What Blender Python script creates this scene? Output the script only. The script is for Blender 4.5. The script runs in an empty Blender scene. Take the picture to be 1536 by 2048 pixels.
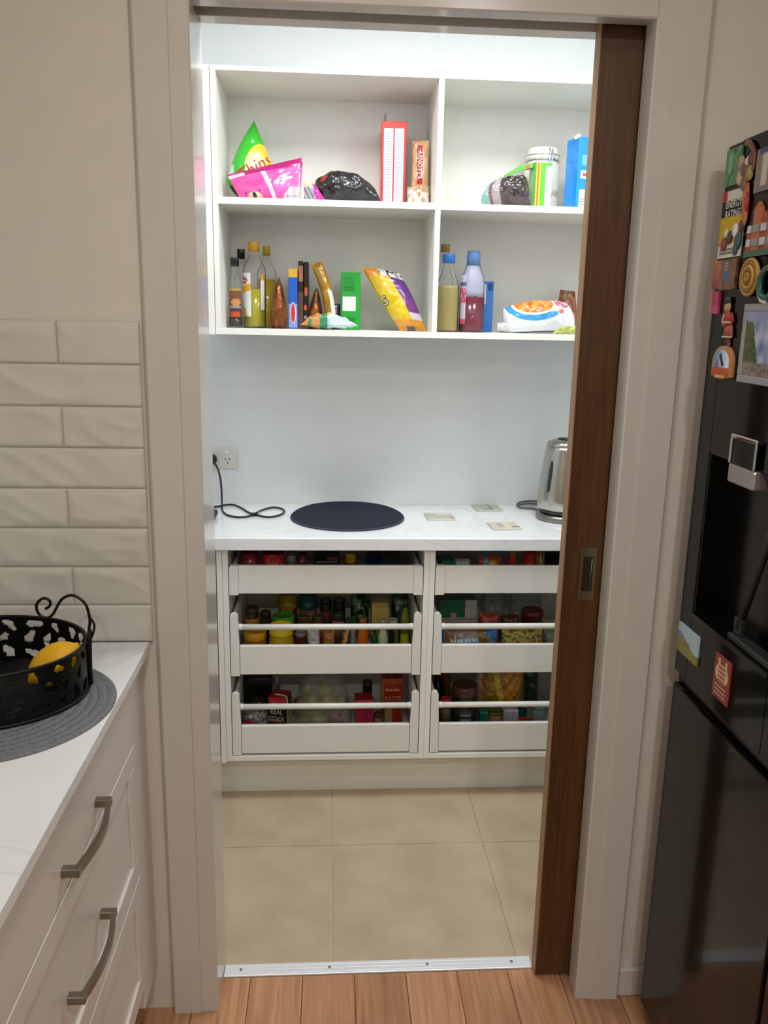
import bpy, bmesh, math, random
from mathutils import Vector, Matrix, noise
random.seed(7)
S = bpy.context.scene
COL = S.collection
PI = math.pi
R = math.radians

# ------------------------------------------------------------------ camera
cam_d = bpy.data.cameras.new('camera'); cam = bpy.data.objects.new('camera', cam_d); COL.objects.link(cam)
cam_d.sensor_fit = 'HORIZONTAL'; cam_d.sensor_width = 36.0; cam_d.lens = 1682.93 / 1536 * 36.0
cam_d.clip_start = 0.02
def cam_matrix(loc, yaw, pitch, roll):
    y, p, r = R(yaw), R(pitch), R(roll)
    fw = Vector((math.sin(y)*math.cos(p), math.cos(y)*math.cos(p), math.sin(p)))
    rt = Vector((math.cos(y), -math.sin(y), 0)); up = rt.cross(fw)
    r2 = rt*math.cos(r) + up*math.sin(r); u2 = up*math.cos(r) - rt*math.sin(r)
    m = Matrix((r2, u2, -fw)).transposed().to_4x4(); m.translation = loc
    return m
cam.matrix_world = cam_matrix(Vector((0.0732, -1.6534, 1.5576)), 3.8395, -13.0938, 1.1506)
S.camera = cam

# ------------------------------------------------------------------ world, lights, exposure
S.view_settings.view_transform = 'Standard'; S.view_settings.look = 'None'
S.view_settings.gamma = 1.0; S.view_settings.use_curve_mapping = False
S.view_settings.exposure = 0.0
w = bpy.data.worlds.new('world'); S.world = w; w.use_nodes = True
w.node_tree.nodes['Background'].inputs[0].default_value = (0.9, 0.95, 1.0, 1)
w.node_tree.nodes['Background'].inputs[1].default_value = 0.02
CEIL = 2.55
def area(name, loc, size, power, col, spread=180):
    d = bpy.data.lights.new(name, 'AREA'); d.shape = 'DISK'; d.size = size; d.energy = power; d.color = col; d.spread = R(spread)
    o = bpy.data.objects.new(name, d); COL.objects.link(o); o.location = loc; return o
PANTRY_LAMPS = [(0.10, 0.42), (0.82, 0.42)]
KITCHEN_LAMPS = [(0.12, -0.80), (0.60, -1.9), (0.05, -2.9)]
for (lx, ly) in PANTRY_LAMPS: area('pantry_lamp', (lx, ly, CEIL-0.035), 0.40, 8.2, (0.98, 0.985, 1.0))
for (lx, ly), kp in zip(KITCHEN_LAMPS, (3.8, 14.5, 20.0)): area('kitchen_lamp', (lx, ly, CEIL-0.035), 0.16, kp, (1.0, 0.97, 0.935))

# ------------------------------------------------------------------ colour and materials
def lin(h):
    if not isinstance(h, str): return tuple(h)[:3]
    h = h.lstrip('#'); c = [int(h[i:i+2], 16)/255 for i in (0, 2, 4)]
    return tuple(v/12.92 if v <= .04045 else ((v+.055)/1.055)**2.4 for v in c)
MATS = {}
def mat(name, color='#ffffff', rough=.5, metal=0., var=.04, scale=14., bump=0., bscale=60., attr=False, trans=0., coat=0.,
        ior=1.45, spec=.5, emit=0., stretch=(1, 1, 1), color2=None, alpha=1.):
    if name in MATS: return MATS[name]
    m = bpy.data.materials.new(name); m.use_nodes = True; nt = m.node_tree; N = nt.nodes; L = nt.links
    b = N['Principled BSDF']
    b.inputs['Roughness'].default_value = rough; b.inputs['Metallic'].default_value = metal
    b.inputs['Transmission Weight'].default_value = trans; b.inputs['IOR'].default_value = ior
    b.inputs['Coat Weight'].default_value = coat; b.inputs['Specular IOR Level'].default_value = spec
    b.inputs['Alpha'].default_value = alpha
    c = lin(color)
    tc = N.new('ShaderNodeTexCoord'); mp = N.new('ShaderNodeMapping'); mp.inputs['Scale'].default_value = stretch
    L.new(tc.outputs['Object'], mp.inputs['Vector'])
    nz = N.new('ShaderNodeTexNoise'); nz.inputs['Scale'].default_value = scale; nz.inputs['Detail'].default_value = 4
    L.new(mp.outputs[0], nz.inputs['Vector'])
    if attr:
        at = N.new('ShaderNodeAttribute'); at.attribute_name = 'Col'
        mx = N.new('ShaderNodeMix'); mx.data_type = 'RGBA'; mx.blend_type = 'MULTIPLY'; mx.inputs[0].default_value = var*2
        L.new(at.outputs['Color'], mx.inputs[6]); L.new(nz.outputs['Fac'], mx.inputs[7]); L.new(mx.outputs[2], b.inputs['Base Color'])
    else:
        rp = N.new('ShaderNodeValToRGB'); e = rp.color_ramp.elements
        if color2 is None:
            e[0].color = (*[max(0, v*(1-var)) for v in c], 1); e[1].color = (*[min(1, v*(1+var)) for v in c], 1)
        else:
            e[0].color = (*c, 1); e[1].color = (*lin(color2), 1)
        e[0].position = .35; e[1].position = .65
        L.new(nz.outputs['Fac'], rp.inputs[0]); L.new(rp.outputs[0], b.inputs['Base Color'])
        if emit:
            b.inputs['Emission Color'].default_value = (*c, 1); b.inputs['Emission Strength'].default_value = emit
    if bump:
        n2 = N.new('ShaderNodeTexNoise'); n2.inputs['Scale'].default_value = bscale; n2.inputs['Detail'].default_value = 3
        L.new(mp.outputs[0], n2.inputs['Vector'])
        bp = N.new('ShaderNodeBump'); bp.inputs['Strength'].default_value = bump; bp.inputs['Distance'].default_value = .004
        L.new(n2.outputs['Fac'], bp.inputs['Height']); L.new(bp.outputs[0], b.inputs['Normal'])
    MATS[name] = m; return m
def film(name, color, fac, rough=.15):
    """clear plastic film: mostly transparent, with a thin glossy skin"""
    m = mat(name, color, rough, var=.02); nt = m.node_tree; N = nt.nodes; L = nt.links
    t = N.new('ShaderNodeBsdfTransparent'); mx = N.new('ShaderNodeMixShader'); mx.inputs[0].default_value = fac
    L.new(t.outputs[0], mx.inputs[1]); L.new(N['Principled BSDF'].outputs[0], mx.inputs[2])
    fr_ = N.new('ShaderNodeFresnel'); fr_.inputs[0].default_value = 1.06; gl = N.new('ShaderNodeBsdfGlossy'); gl.inputs['Roughness'].default_value = rough
    m2 = N.new('ShaderNodeMixShader'); L.new(fr_.outputs[0], m2.inputs[0]); L.new(mx.outputs[0], m2.inputs[1]); L.new(gl.outputs[0], m2.inputs[2])
    L.new(m2.outputs[0], N['Material Output'].inputs['Surface']); return m
GLOSS = mat('print_gloss', rough=.22, attr=True, var=.05, coat=.3)
FOIL = mat('print_film', rough=.3, attr=True, var=.06, coat=.5, bump=.25, bscale=40)
MATTE = mat('print_matte', rough=.55, attr=True, var=.05)
WHITE = mat('white_melamine', '#edece4', .38, var=.015)
DRAWERW = mat('white_drawer_metal', '#e2e0d8', .42, var=.015)
STONE = mat('white_stone', '#eceeee', .16, var=.03, scale=5, coat=.2, color2='#e6e8e9')
def veins(m):
    nt = m.node_tree; N = nt.nodes; L = nt.links; b = N['Principled BSDF']; src = b.inputs['Base Color'].links[0].from_socket
    n = N.new('ShaderNodeTexNoise'); n.inputs['Scale'].default_value = 1.5; n.inputs['Detail'].default_value = 5; n.inputs['Distortion'].default_value = 1.2
    tc = N.new('ShaderNodeTexCoord'); L.new(tc.outputs['Object'], n.inputs['Vector'])
    r = N.new('ShaderNodeValToRGB'); e = r.color_ramp.elements; e[0].position = .492; e[0].color = (1, 1, 1, 1); e[1].position = .508; e[1].color = (1, 1, 1, 1)
    k = r.color_ramp.elements.new(.5); k.color = (.91, .915, .915, 1); L.new(n.outputs['Fac'], r.inputs[0])
    x = N.new('ShaderNodeMix'); x.data_type = 'RGBA'; x.blend_type = 'MULTIPLY'; x.inputs[0].default_value = 1.
    L.new(src, x.inputs[6]); L.new(r.outputs[0], x.inputs[7]); L.new(x.outputs[2], b.inputs['Base Color'])
veins(STONE)
PAINTW = mat('pantry_wall_paint', '#e4e8e8', .55, var=.012, bump=.03, bscale=120)
PAINTK = mat('kitchen_wall_paint', '#d6cfc3', .6, var=.015, bump=.04, bscale=120)
TRIMP = mat('enamel_trim_paint', '#ccc7bf', .22, var=.012, coat=.3)
CABK = mat('kitchen_cabinet_satin', '#d8d0c8', .34, var=.012)
CEILP = mat('ceiling_paint', '#eeeeea', .7, var=.01)
GROUT = mat('grout', '#c9c4b8', .8, var=.05)
TILEW = mat('glazed_wall_tile', '#cfccc2', .10, var=.025, coat=.4, scale=8)
STEEL = mat('brushed_steel', '#b9b6ae', .25, 1., var=.06, scale=20, stretch=(30, 30, 1))
NICKEL = mat('satin_nickel', '#8f897c', .32, 1., var=.05)
CHROME = mat('chrome', '#d8d8d6', .08, 1., var=.02)
ALU = mat('aluminium_strip', '#eef0f4', .36, .35, var=.03, stretch=(1, 40, 1))
BLACKP = mat('black_plastic', '#101112', .35, var=.1)
BLACKM = mat('black_wrought_metal', '#0b0c0b', .42, .4, var=.15)
FRIDGE = mat('black_stainless', '#0d0f10', .13, .8, var=.05, scale=6, stretch=(1, 1, 30), coat=.15)
FRIDGEB = mat('fridge_dark_plastic', '#050606', .2, var=.1)
GLASS = mat('clear_glass', '#f2f6f2', .03, trans=1., var=0., ior=1.3)
PAPER = mat('white_paper', '#e9e9e6', .6, var=.03)

# ------------------------------------------------------------------ geometry collector
class Geo:
    def __init__(s): s.v = []; s.f = []; s.c = []; s.sm = []
    def add(s, vs, fs, col=None, smooth=False):
        n = len(s.v); s.v += [tuple(p) for p in vs]; s.f += [tuple(i+n for i in f) for f in fs]; s.sm += [smooth]*len(fs)
        if callable(col): s.c += [lin(col(p)) for p in vs]
        elif isinstance(col, list): s.c += [lin(k) for k in col]
        else: s.c += [lin(col or '#ffffff')]*len(vs)
        return s
    def box(s, x0, x1, y0, y1, z0, z1, bev=0., col=None, M=None, seg=1, smooth=False):
        if x0 > x1: x0, x1 = x1, x0
        if y0 > y1: y0, y1 = y1, y0
        bm = bmesh.new(); bmesh.ops.create_cube(bm, size=1)
        for v in bm.verts: v.co = Vector(((x0+x1)/2+v.co.x*(x1-x0), (y0+y1)/2+v.co.y*(y1-y0), (z0+z1)/2+v.co.z*(z1-z0)))
        if bev: bmesh.ops.bevel(bm, geom=bm.edges[:], offset=bev, segments=seg, affect='EDGES', profile=.5)
        bm.verts.index_update()
        vs = [(M @ v.co if M else v.co.copy()) for v in bm.verts]; fs = [[v.index for v in f.verts] for f in bm.faces]
        bm.free(); return s.add(vs, fs, col, smooth)
    def lathe(s, cx, cy, prof, n=28, col=None, sx=1., sy=1., M=None, smooth=True):
        """prof: (r, z[, colour])"""
        vs = []; cs = []; fs = []
        for p in prof:
            for i in range(n):
                a = 2*PI*i/n
                q = Vector((cx+p[0]*math.cos(a)*sx, cy+p[0]*math.sin(a)*sy, p[1])); vs.append(M @ q if M else q)
                cs.append(p[2] if len(p) > 2 else (col or '#ffffff'))
        m = len(prof)
        for j in range(m-1):
            for i in range(n):
                k = (i+1) % n; fs.append((j*n+i, j*n+k, (j+1)*n+k, (j+1)*n+i))
        fs.append(tuple(range(n-1, -1, -1))); fs.append(tuple((m-1)*n+i for i in range(n)))
        return s.add(vs, fs, cs, smooth)
    def tube(s, pts, r, n=8, col=None, closed=False, flat=None):
        pts = [Vector(p) for p in pts]; vs = []; fs = []; m = len(pts)
        nrm = None
        for i, p in enumerate(pts):
            a = pts[(i-1) % m] if closed or i else p; b = pts[(i+1) % m] if closed or i < m-1 else p
            t = (b-a).normalized()
            if nrm is None: nrm = t.orthogonal().normalized() if flat is None else Vector(flat)
            nrm = (nrm - t*nrm.dot(t)); nrm = nrm.normalized() if nrm.length > 1e-6 else t.orthogonal().normalized()
            bn = t.cross(nrm); rr = r[i] if isinstance(r, (list, tuple)) else r
            for k in range(n):
                an = 2*PI*k/n; vs.append(p + (nrm*math.cos(an) + bn*math.sin(an))*rr)
        for i in range(m if closed else m-1):
            j = (i+1) % m
            for k in range(n): l = (k+1) % n; fs.append((i*n+k, i*n+l, j*n+l, j*n+k))
        if not closed: fs.append(tuple(range(n-1, -1, -1))); fs.append(tuple((m-1)*n+k for k in range(n)))
        return s.add(vs, fs, col, True)
    def prism(s, poly, fn, col=None):
        """poly of 2-D points; fn(p, k) gives the 3-D point on side k (0 or 1)"""
        n = len(poly); vs = [fn(p, 0) for p in poly]+[fn(p, 1) for p in poly]
        fs = [tuple(range(n-1, -1, -1)), tuple(range(n, 2*n))]+[(i, (i+1) % n, n+(i+1) % n, n+i) for i in range(n)]
        return s.add(vs, fs, col)
    def squash(s, H, base=.785):
        """flatten onto the fridge door: relief of height H"""
        hs = [base-p[0] for p in s.v]; a, b = min(hs), max(hs)
        s.v = [(base-.0006-(h-a)/(b-a)*H, p[1], p[2]) for h, p in zip(hs, s.v)]; return s
    def mesh(s, name):
        me = bpy.data.meshes.new(name); me.from_pydata(s.v, [], s.f)
        me.polygons.foreach_set('use_smooth', s.sm)
        at = me.color_attributes.new('Col', 'FLOAT_COLOR', 'POINT')
        flat = []
        for c in s.c: flat += [c[0], c[1], c[2], 1.]
        at.data.foreach_set('color', flat); me.update()
        bm = bmesh.new(); bm.from_mesh(me); bmesh.ops.recalc_face_normals(bm, faces=bm.faces[:]); bm.to_mesh(me); bm.free()
        return me
    def obj(s, name, material, parent=None, label=None, cat=None, group=None, kind=None, loc=None):
        W = Vector((0, 0, 0)); p = parent
        while p is not None: W += p.location; p = p.parent
        if parent is None and loc is None and s.v:
            xs = [q[0] for q in s.v]; ys = [q[1] for q in s.v]
            loc = ((min(xs)+max(xs))/2, (min(ys)+max(ys))/2, min(q[2] for q in s.v))
        L = Vector(loc) if loc is not None else Vector((0, 0, 0))
        if parent is not None: L = Vector((0, 0, 0))
        off = W+L; s.v = [(q[0]-off.x, q[1]-off.y, q[2]-off.z) for q in s.v]
        o = bpy.data.objects.new(name, s.mesh(name)); COL.objects.link(o); o.location = L; o.parent = parent
        if material: o.data.materials.append(material)
        tag(o, label, cat, group, kind); return o
def tag(o, label=None, cat=None, group=None, kind=None):
    if label: o['label'] = label
    if cat: o['category'] = cat
    if group: o['group'] = group
    if kind: o['kind'] = kind
    return o
def thing(name, label, cat, loc, group=None, kind=None):
    o = bpy.data.objects.new(name, None); COL.objects.link(o); o.location = loc; o.empty_display_size = .02
    return tag(o, label, cat, group, kind)
def struct(name, g, m, label=None, parent=None, loc=(0, 0, 0)):
    return g.obj(name, m, parent, label=label, kind='structure' if parent is None else None, loc=loc)
def smooth_path(pts, k=6):
    P = [Vector(p) for p in pts]; out = []
    for i in range(len(P)-1):
        p0 = P[max(0, i-1)]; p1 = P[i]; p2 = P[i+1]; p3 = P[min(len(P)-1, i+2)]
        for j in range(k):
            t = j/k
            out.append(.5*((2*p1)+(p2-p0)*t+(2*p0-5*p1+4*p2-p3)*t*t+(3*p1-p0-3*p2+p3)*t**3))
    out.append(P[-1]); return out
_fc = {}
def text2d(s, size, bold=0.):
    """lettering as 2-D mesh: verts centred on 0,0 and faces"""
    key = (s, bold)
    if key not in _fc:
        cu = bpy.data.curves.new('lettering', 'FONT'); cu.body = s; cu.size = 1.; cu.align_x = 'CENTER'; cu.align_y = 'CENTER'; cu.resolution_u = 2
        cu.offset = bold; cu.fill_mode = 'FRONT'
        o = bpy.data.objects.new('lettering', cu); COL.objects.link(o); bpy.context.view_layer.update()
        me = bpy.data.meshes.new_from_object(o.evaluated_get(bpy.context.evaluated_depsgraph_get()))
        _fc[key] = ([(v.co.x, v.co.y) for v in me.vertices], [tuple(p.vertices) for p in me.polygons])
        bpy.data.objects.remove(o); bpy.data.curves.remove(cu); bpy.data.meshes.remove(me)
    v, f = _fc[key]
    return [(x*size, y*size) for x, y in v], f
def letters(parent, s, size, fn, col, material=None, bold=.01, sx=1., name='lettering', g=None):
    v, f = text2d(s, size, bold); own = g is None
    if own: g = Geo()
    g.add([fn(x*sx, y) for x, y in v], f, col)
    if own: return g.obj(name, material or MATTE, parent)

# ------------------------------------------------------------------ pouch: a filled bag between four 3-D corners
def lerp(a, b, t): return a+(b-a)*t
class Pouch:
    def __init__(s, BL, BR, TR, TL, t, colfn, nu=26, nv=30, pw=2.2, wr=.004, ws=22., seed=0., edge=.0, bow=(0, 0, 0, 0), crimp=.05):
        s.c = [Vector(p) for p in (BL, BR, TR, TL)]; s.t = t; s.pw = pw; s.wr = wr; s.ws = ws; s.seed = seed; s.bow = bow; s.crimp = crimp; s.edge = edge
        s.n = ((s.c[2]-s.c[0]).cross(s.c[3]-s.c[1])).normalized()
        if s.n.y > 0 and abs(s.n.y) > .2: s.n = -s.n
        s.g = Geo(); s.dz = 0.
        for side in (1, -1):
            vs = []; cs = []; fs = []
            for j in range(nv+1):
                for i in range(nu+1):
                    u = i/nu; v = j/nv; p = s.at(u, v, side); vs.append(p); cs.append(colfn(u, v, side, p))
            for j in range(nv):
                for i in range(nu):
                    a = j*(nu+1)+i; fs.append((a, a+1, a+nu+2, a+nu+1))
            s.g.add(vs, fs, cs, True)
        lo = min(p[2] for p in s.g.v); s.dz = max(0., min(q.z for q in s.c)-lo)
        s.g.v = [(p[0], p[1], p[2]+s.dz) for p in s.g.v]
    def at(s, u, v, side=1, lift=0.):
        BL, BR, TR, TL = s.c
        p = lerp(lerp(BL, BR, u), lerp(TL, TR, u), v)
        ex = (BR-BL); ez = (TL-BL)
        b, r, t, l = s.bow     # outward bow of bottom, right, top, left edge (fraction)
        p = p + ez*(-b*(1-v)*4*u*(1-u) + t*v*4*u*(1-u)) + ex*(r*u*4*v*(1-v) - l*(1-u)*4*v*(1-v))
        a = max(0., 1-abs(2*u-1)**s.pw); c = max(0., 1-abs(2*v-1)**s.pw)
        vv = min(v, 1-v)
        k = (a*c)**.55 if s.crimp == 0 or vv > s.crimp else (a*c)**.55*(vv/s.crimp)**.7*.6
        d = s.t*.5*k
        q = p*s.ws+Vector((s.seed, s.seed*1.7, side*3.1))
        wv = noise.noise(q)+.5*noise.noise(q*2.3)+1.3*(abs(noise.noise(q*1.2+Vector((7, 3, 1))))-.25)+.8*(abs(noise.noise(q*2.7))-.25)
        d += s.wr*wv*min(1, (a*c)*3+.15)
        return p + s.n*(side*(d+lift+.0004)) + Vector((0, 0, s.dz))
    def obj(s, name, m, parent=None, **k):
        o = s.g.obj(name, m, parent, **k); return o
    def inv(s, x, z):
        """surface parameters under a point given by x and z"""
        u = v = .5
        for _ in range(8):
            p = s.at(u, v, 1); h = .01; pu = s.at(u+h, v, 1); pv = s.at(u, v+h, 1)
            a, b, c, d = (pu.x-p.x)/h, (pv.x-p.x)/h, (pu.z-p.z)/h, (pv.z-p.z)/h; D = a*d-b*c
            if abs(D) < 1e-9: break
            ex, ez = x-p.x, z-p.z; u = min(.98, max(.02, u+.8*(ex*d-b*ez)/D)); v = min(.98, max(.02, v+.8*(a*ez-c*ex)/D))
        return u, v
    def letters(s, parent, txt, x, z, size, col, rot=0., sx=1., bold=.012, lift=.0025, shear=0.):
        c, sn = math.cos(rot), math.sin(rot)
        def fn(a, b):
            a += shear*b
            u, v = s.inv(x+a*c-b*sn, z+a*sn+b*c); return s.at(u, v, 1, lift)
        return letters(parent, txt, size, fn, col, bold=bold, sx=sx)
def scribble(parent, n, w, h, fn, col, seed=1):
    """rows of tiny print that cannot be read, as short raised dashes"""
    rnd = random.Random(seed); g = Geo(); ph = h/n
    for r in range(n):
        x = -w/2
        while x < w/2-.001:
            l = min(rnd.uniform(.12, .3)*w, w/2-x); y = h/2-(r+.5)*ph
            g.add([fn(x, y-ph*.25), fn(x+l*.85, y-ph*.25), fn(x+l*.85, y+ph*.25), fn(x, y+ph*.25)], [(0, 1, 2, 3)], col); x += l
    return g.obj('small_print', MATTE, parent)
def ell(u, v, cu, cv, ru, rv, rot=0.):
    x, y = u-cu, v-cv; c, s = math.cos(rot), math.sin(rot); X = x*c+y*s; Y = -x*s+y*c
    return (X/ru)**2+(Y/rv)**2 < 1

# ------------------------------------------------------------------ generic pantry goods
def card_grid(fn_pos, fn_col, nu, nv, g):
    vs = []; cs = []; fs = []
    for j in range(nv+1):
        for i in range(nu+1): vs.append(fn_pos(i/nu, j/nv)); cs.append(fn_col(i/nu, j/nv))
    for j in range(nv):
        for i in range(nu): a = j*(nu+1)+i; fs.append((a, a+1, a+nu+2, a+nu+1))
    return g.add(vs, fs, cs)
def rz(cx, cy, a): return Matrix.Translation((cx, cy, 0)) @ Matrix.Rotation(R(a), 4, 'Z') @ Matrix.Translation((-cx, -cy, 0))
def carton(name, label, cat, x0, x1, yf, d, z0, z1, col, rot=0., prints=(), texts=(), bev=.0015, group=None, top=None, matl=None):
    """prints: (u0,u1,v0,v1,colour) rectangles raised a hair on the front; texts: (string,u,v,size,colour[,sx,rot])"""
    cx, cy = (x0+x1)/2, yf+d/2; t = thing(name, label, cat, (cx, cy, z0), group); M = rz(cx, cy, rot)
    Geo().box(x0, x1, yf, yf+d, z0, z1, bev, col, M).obj('box_body', matl or GLOSS, t)
    if top: Geo().box(x0+.001, x1-.001, yf+.001, yf+d-.001, z1-.0005, z1+.0006, 0, top, M).obj('lid_flap', matl or GLOSS, t)
    W, H = x1-x0, z1-z0
    for k, (u0, u1, v0, v1, c) in enumerate(prints):
        Geo().box(x0+u0*W, x0+u1*W, yf-.0004-.00015*k, yf+.0003, z0+v0*H, z0+v1*H, 0, c, M).obj('printed_panel', MATTE, t)
    for q in texts:
        s, u, v, sz, c = q[:5]; sx = q[5] if len(q) > 5 else 1.; ro = q[6] if len(q) > 6 else 0.
        co, sn = math.cos(ro), math.sin(ro)
        letters(t, s, sz, lambda x, y: M @ Vector((x0+u*W+x*co-y*sn, yf-.0016, z0+v*H+x*sn+y*co)), c, sx=sx)
    return t
def jar(name, label, cat, x, y, z0, r, h, body, lid, lidh=.02, band=None, text=None, neck=.86, group=None, liquid=None, matl=None, bodymat=None, tsize=None, tcol='#ffffff'):
    t = thing(name, label, cat, (x, y, z0), group)
    hb = h-lidh
    Geo().lathe(x, y, [(r*.9, z0), (r, z0+.006), (r, z0+hb*.82), (r*.95, z0+hb*.9), (r*neck, z0+hb*.97), (r*neck, z0+hb)], 28, body).obj('jar_body', bodymat or GLOSS, t)
    lr = r*max(neck+.06, .9)
    Geo().lathe(x, y, [(lr, z0+hb-.001), (lr*1.02, z0+hb+.002), (lr*1.02, z0+h-.003), (lr*.96, z0+h), (lr*.86, z0+h), (lr*.84, z0+h-.0015), (lr*.05, z0+h-.0012)], 28, lid).obj('lid', GLOSS, t)
    if band:
        b0, b1, c = band
        Geo().lathe(x, y, [(r*1.004, z0+b0*hb), (r*1.012, z0+b0*hb), (r*1.012, z0+b1*hb), (r*1.004, z0+b1*hb)], 28, c).obj('paper_label', MATTE, t)
        if text:
            rr = r*1.02; zc = z0+(b0+b1)/2*hb
            letters(t, text, tsize or r*.55, lambda a, b: (x+rr*math.sin(a/rr), y-rr*math.cos(a/rr), zc+b), tcol)
    return t
def can(name, label, cat, x, y, z0, r, h, bands, group=None, text=None, tcol='#ffffff', tz=.5, tsize=.02, seal='#c9c9c6', rot90=False):
    """bands: list of (v, colour) from bottom to top"""
    t = thing(name, label, cat, (x, y, z0), group); prof = []
    for i, (v, c) in enumerate(bands):
        v2 = bands[i+1][0] if i+1 < len(bands) else 1.
        prof += [(r, z0+.003+v*(h-.006), c), (r, z0+.003+v2*(h-.006)-.0003, c)]
    Geo().lathe(x, y, [(r*.97, z0, seal)]+prof, 28).obj('can_body', GLOSS, t)
    Geo().lathe(x, y, [(r*.99, z0+h-.004), (r*1.01, z0+h-.002), (r*1.01, z0+h), (r*.94, z0+h), (r*.92, z0+h-.003), (r*.1, z0+h-.003)], 28, seal).obj('can_rim', mat('tin_plate', '#b8b8b4', .3, .9, attr=True), t)
    if text:
        rr = r*1.02
        letters(t, text, tsize, lambda a, b: (x+rr*math.sin(a/rr), y-rr*math.cos(a/rr), z0+tz*h+b), tcol)
    return t
def bottle(name, label, cat, x, y, z0, r, h, glass, cap, caph=.02, capr=None, fill=0., liquid=None, shoulder=.62, neckr=.42, band=None, text=None, tcol='#333333', group=None, tsize=.01, sq=False):
    t = thing(name, label, cat, (x, y, z0), group); hb = h-caph; nr = r*neckr
    n = 28
    k_ = (.96-shoulder)/.31
    prof = [(r*.92, z0), (r, z0+.006), (r, z0+hb*shoulder), (r*.97, z0+hb*(shoulder+.04*k_)), (r*.87, z0+hb*(shoulder+.09*k_)), (lerp(r, nr, .6), z0+hb*(shoulder+.16*k_)), (nr*1.12, z0+hb*(shoulder+.23*k_)), (nr, z0+hb*(shoulder+.30*k_)), (nr, z0+hb)]
    Geo().lathe(x, y, prof, n).obj('bottle_body', glass, t)
    if liquid:
        zt = z0+hb*fill
        p2 = [(r*.88, z0+.004), (r*.93, z0+.008)]+[(q[0]*.93, q[1]) for q in prof[2:] if q[1] < zt]
        rr = p2[-1][0]; p2 += [(rr, zt), (rr*.05, zt)]
        Geo().lathe(x, y, p2, n).obj('liquid', liquid, t)
    cr = capr or nr*1.25
    Geo().lathe(x, y, [(cr, z0+hb-.004), (cr, z0+h-.002), (cr*.94, z0+h), (cr*.1, z0+h)], 24, cap).obj('cap', GLOSS, t)
    if band:
        b0, b1, c, a0, a1 = band; g = Geo(); vs = []; fs = []; m = 16
        for j in (0, 1):
            for i in range(m+1):
                a = R(lerp(a0, a1, i/m)); vs.append((x+r*1.012*math.sin(a), y-r*1.012*math.cos(a), z0+hb*(b0 if j == 0 else b1)))
        for i in range(m): fs.append((i, i+1, m+2+i, m+1+i))
        g.add(vs, fs, c).obj('paper_label', MATTE, t)
        if text:
            rr = r*1.03; am = R((a0+a1)/2)
            letters(t, text, tsize, lambda p, q: (x+rr*math.sin(am+p/rr), y-rr*math.cos(am+p/rr), z0+hb*(b0+b1)/2+q), tcol)
    return t

# ================================================================== STRUCTURE
def wood(name, c1, c2, stretch, rough, tint=True, scale=9., bump=.08):
    m = bpy.data.materials.new(name); m.use_nodes = True; nt = m.node_tree; N = nt.nodes; L = nt.links; b = N['Principled BSDF']
    tc = N.new('ShaderNodeTexCoord'); mp = N.new('ShaderNodeMapping'); mp.inputs['Scale'].default_value = stretch
    L.new(tc.outputs['Object'], mp.inputs['Vector'])
    at = N.new('ShaderNodeAttribute'); at.attribute_name = 'Col'
    ad = N.new('ShaderNodeVectorMath'); ad.operation = 'MULTIPLY_ADD'; ad.inputs[1].default_value = (37, 37, 37)
    L.new(at.outputs['Vector'], ad.inputs[0]); L.new(mp.outputs[0], ad.inputs[2])
    n1 = N.new('ShaderNodeTexNoise'); n1.inputs['Scale'].default_value = scale; n1.inputs['Detail'].default_value = 6; n1.inputs['Distortion'].default_value = .6
    L.new(ad.outputs[0], n1.inputs['Vector'])
    rp = N.new('ShaderNodeValToRGB'); e = rp.color_ramp.elements; e[0].position = .3; e[1].position = .7
    e[0].color = (*lin(c1), 1); e[1].color = (*lin(c2), 1); L.new(n1.outputs['Fac'], rp.inputs[0])
    mx = N.new('ShaderNodeMix'); mx.data_type = 'RGBA'; mx.blend_type = 'MULTIPLY'; mx.inputs[0].default_value = 1.
    L.new(rp.outputs[0], mx.inputs[6]); L.new(at.outputs['Color'], mx.inputs[7]); L.new(mx.outputs[2], b.inputs['Base Color'])
    b.inputs['Roughness'].default_value = rough
    bp = N.new('ShaderNodeBump'); bp.inputs['Strength'].default_value = bump; bp.inputs['Distance'].default_value = .002
    L.new(n1.outputs['Fac'], bp.inputs['Height']); L.new(bp.outputs[0], b.inputs['Normal']); return m
FLOORW = wood('timber_floor', '#a07050', '#c29670', (9, .45, 1), .3)
DOORW = wood('dark_timber_veneer', '#43280f', '#5c3a16', (30, 30, 1.2), .42, scale=5, bump=.05)
DOORE = wood('timber_edge', '#8d6a49', '#a98460', (30, 30, 1.2), .5, scale=5, bump=.05)

KX0, KX1, KY0 = -.90, 1.52, -4.2
PX0, PX1, PY1 = -.62, 1.45, 1.285
JL, JR, HZ = -.175, .659, 2.0945      # door opening faces
SL0, SL1, WT = .046, .097, .135       # pocket slot and wall thickness
# kitchen floor: base with single planks
kf = struct('floor', Geo().box(KX0, KX1, KY0, .083, -.04, -.012), mat('subfloor', '#3a2a1c', .8), 'warm timber board floor of the kitchen in front of the doorway')
px = -.985; k = 0
while px < KX1:
    x0, x1 = max(px, KX0), min(px+.125, KX1); cuts = [KY0]
    y = KY0 + .3 + (k*.67) % 1.6
    while y < -.2:
        cuts.append(y); y += 1.83
    cuts.append(.083)
    if 0.0 < px+.06 < .3: cuts = [KY0, -2.1, .083]
    for a, b in zip(cuts[:-1], cuts[1:]):
        tn = .82+.36*random.random(); hu = random.random()*.06
        Geo().box(x0+.0006, x1-.0006, a+.0006, b-.0006, -.012, 0, .0012, (tn, tn*(1-hu), tn*(1-2*hu))).obj('plank', FLOORW, kf)
    px += .125; k += 1
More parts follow.
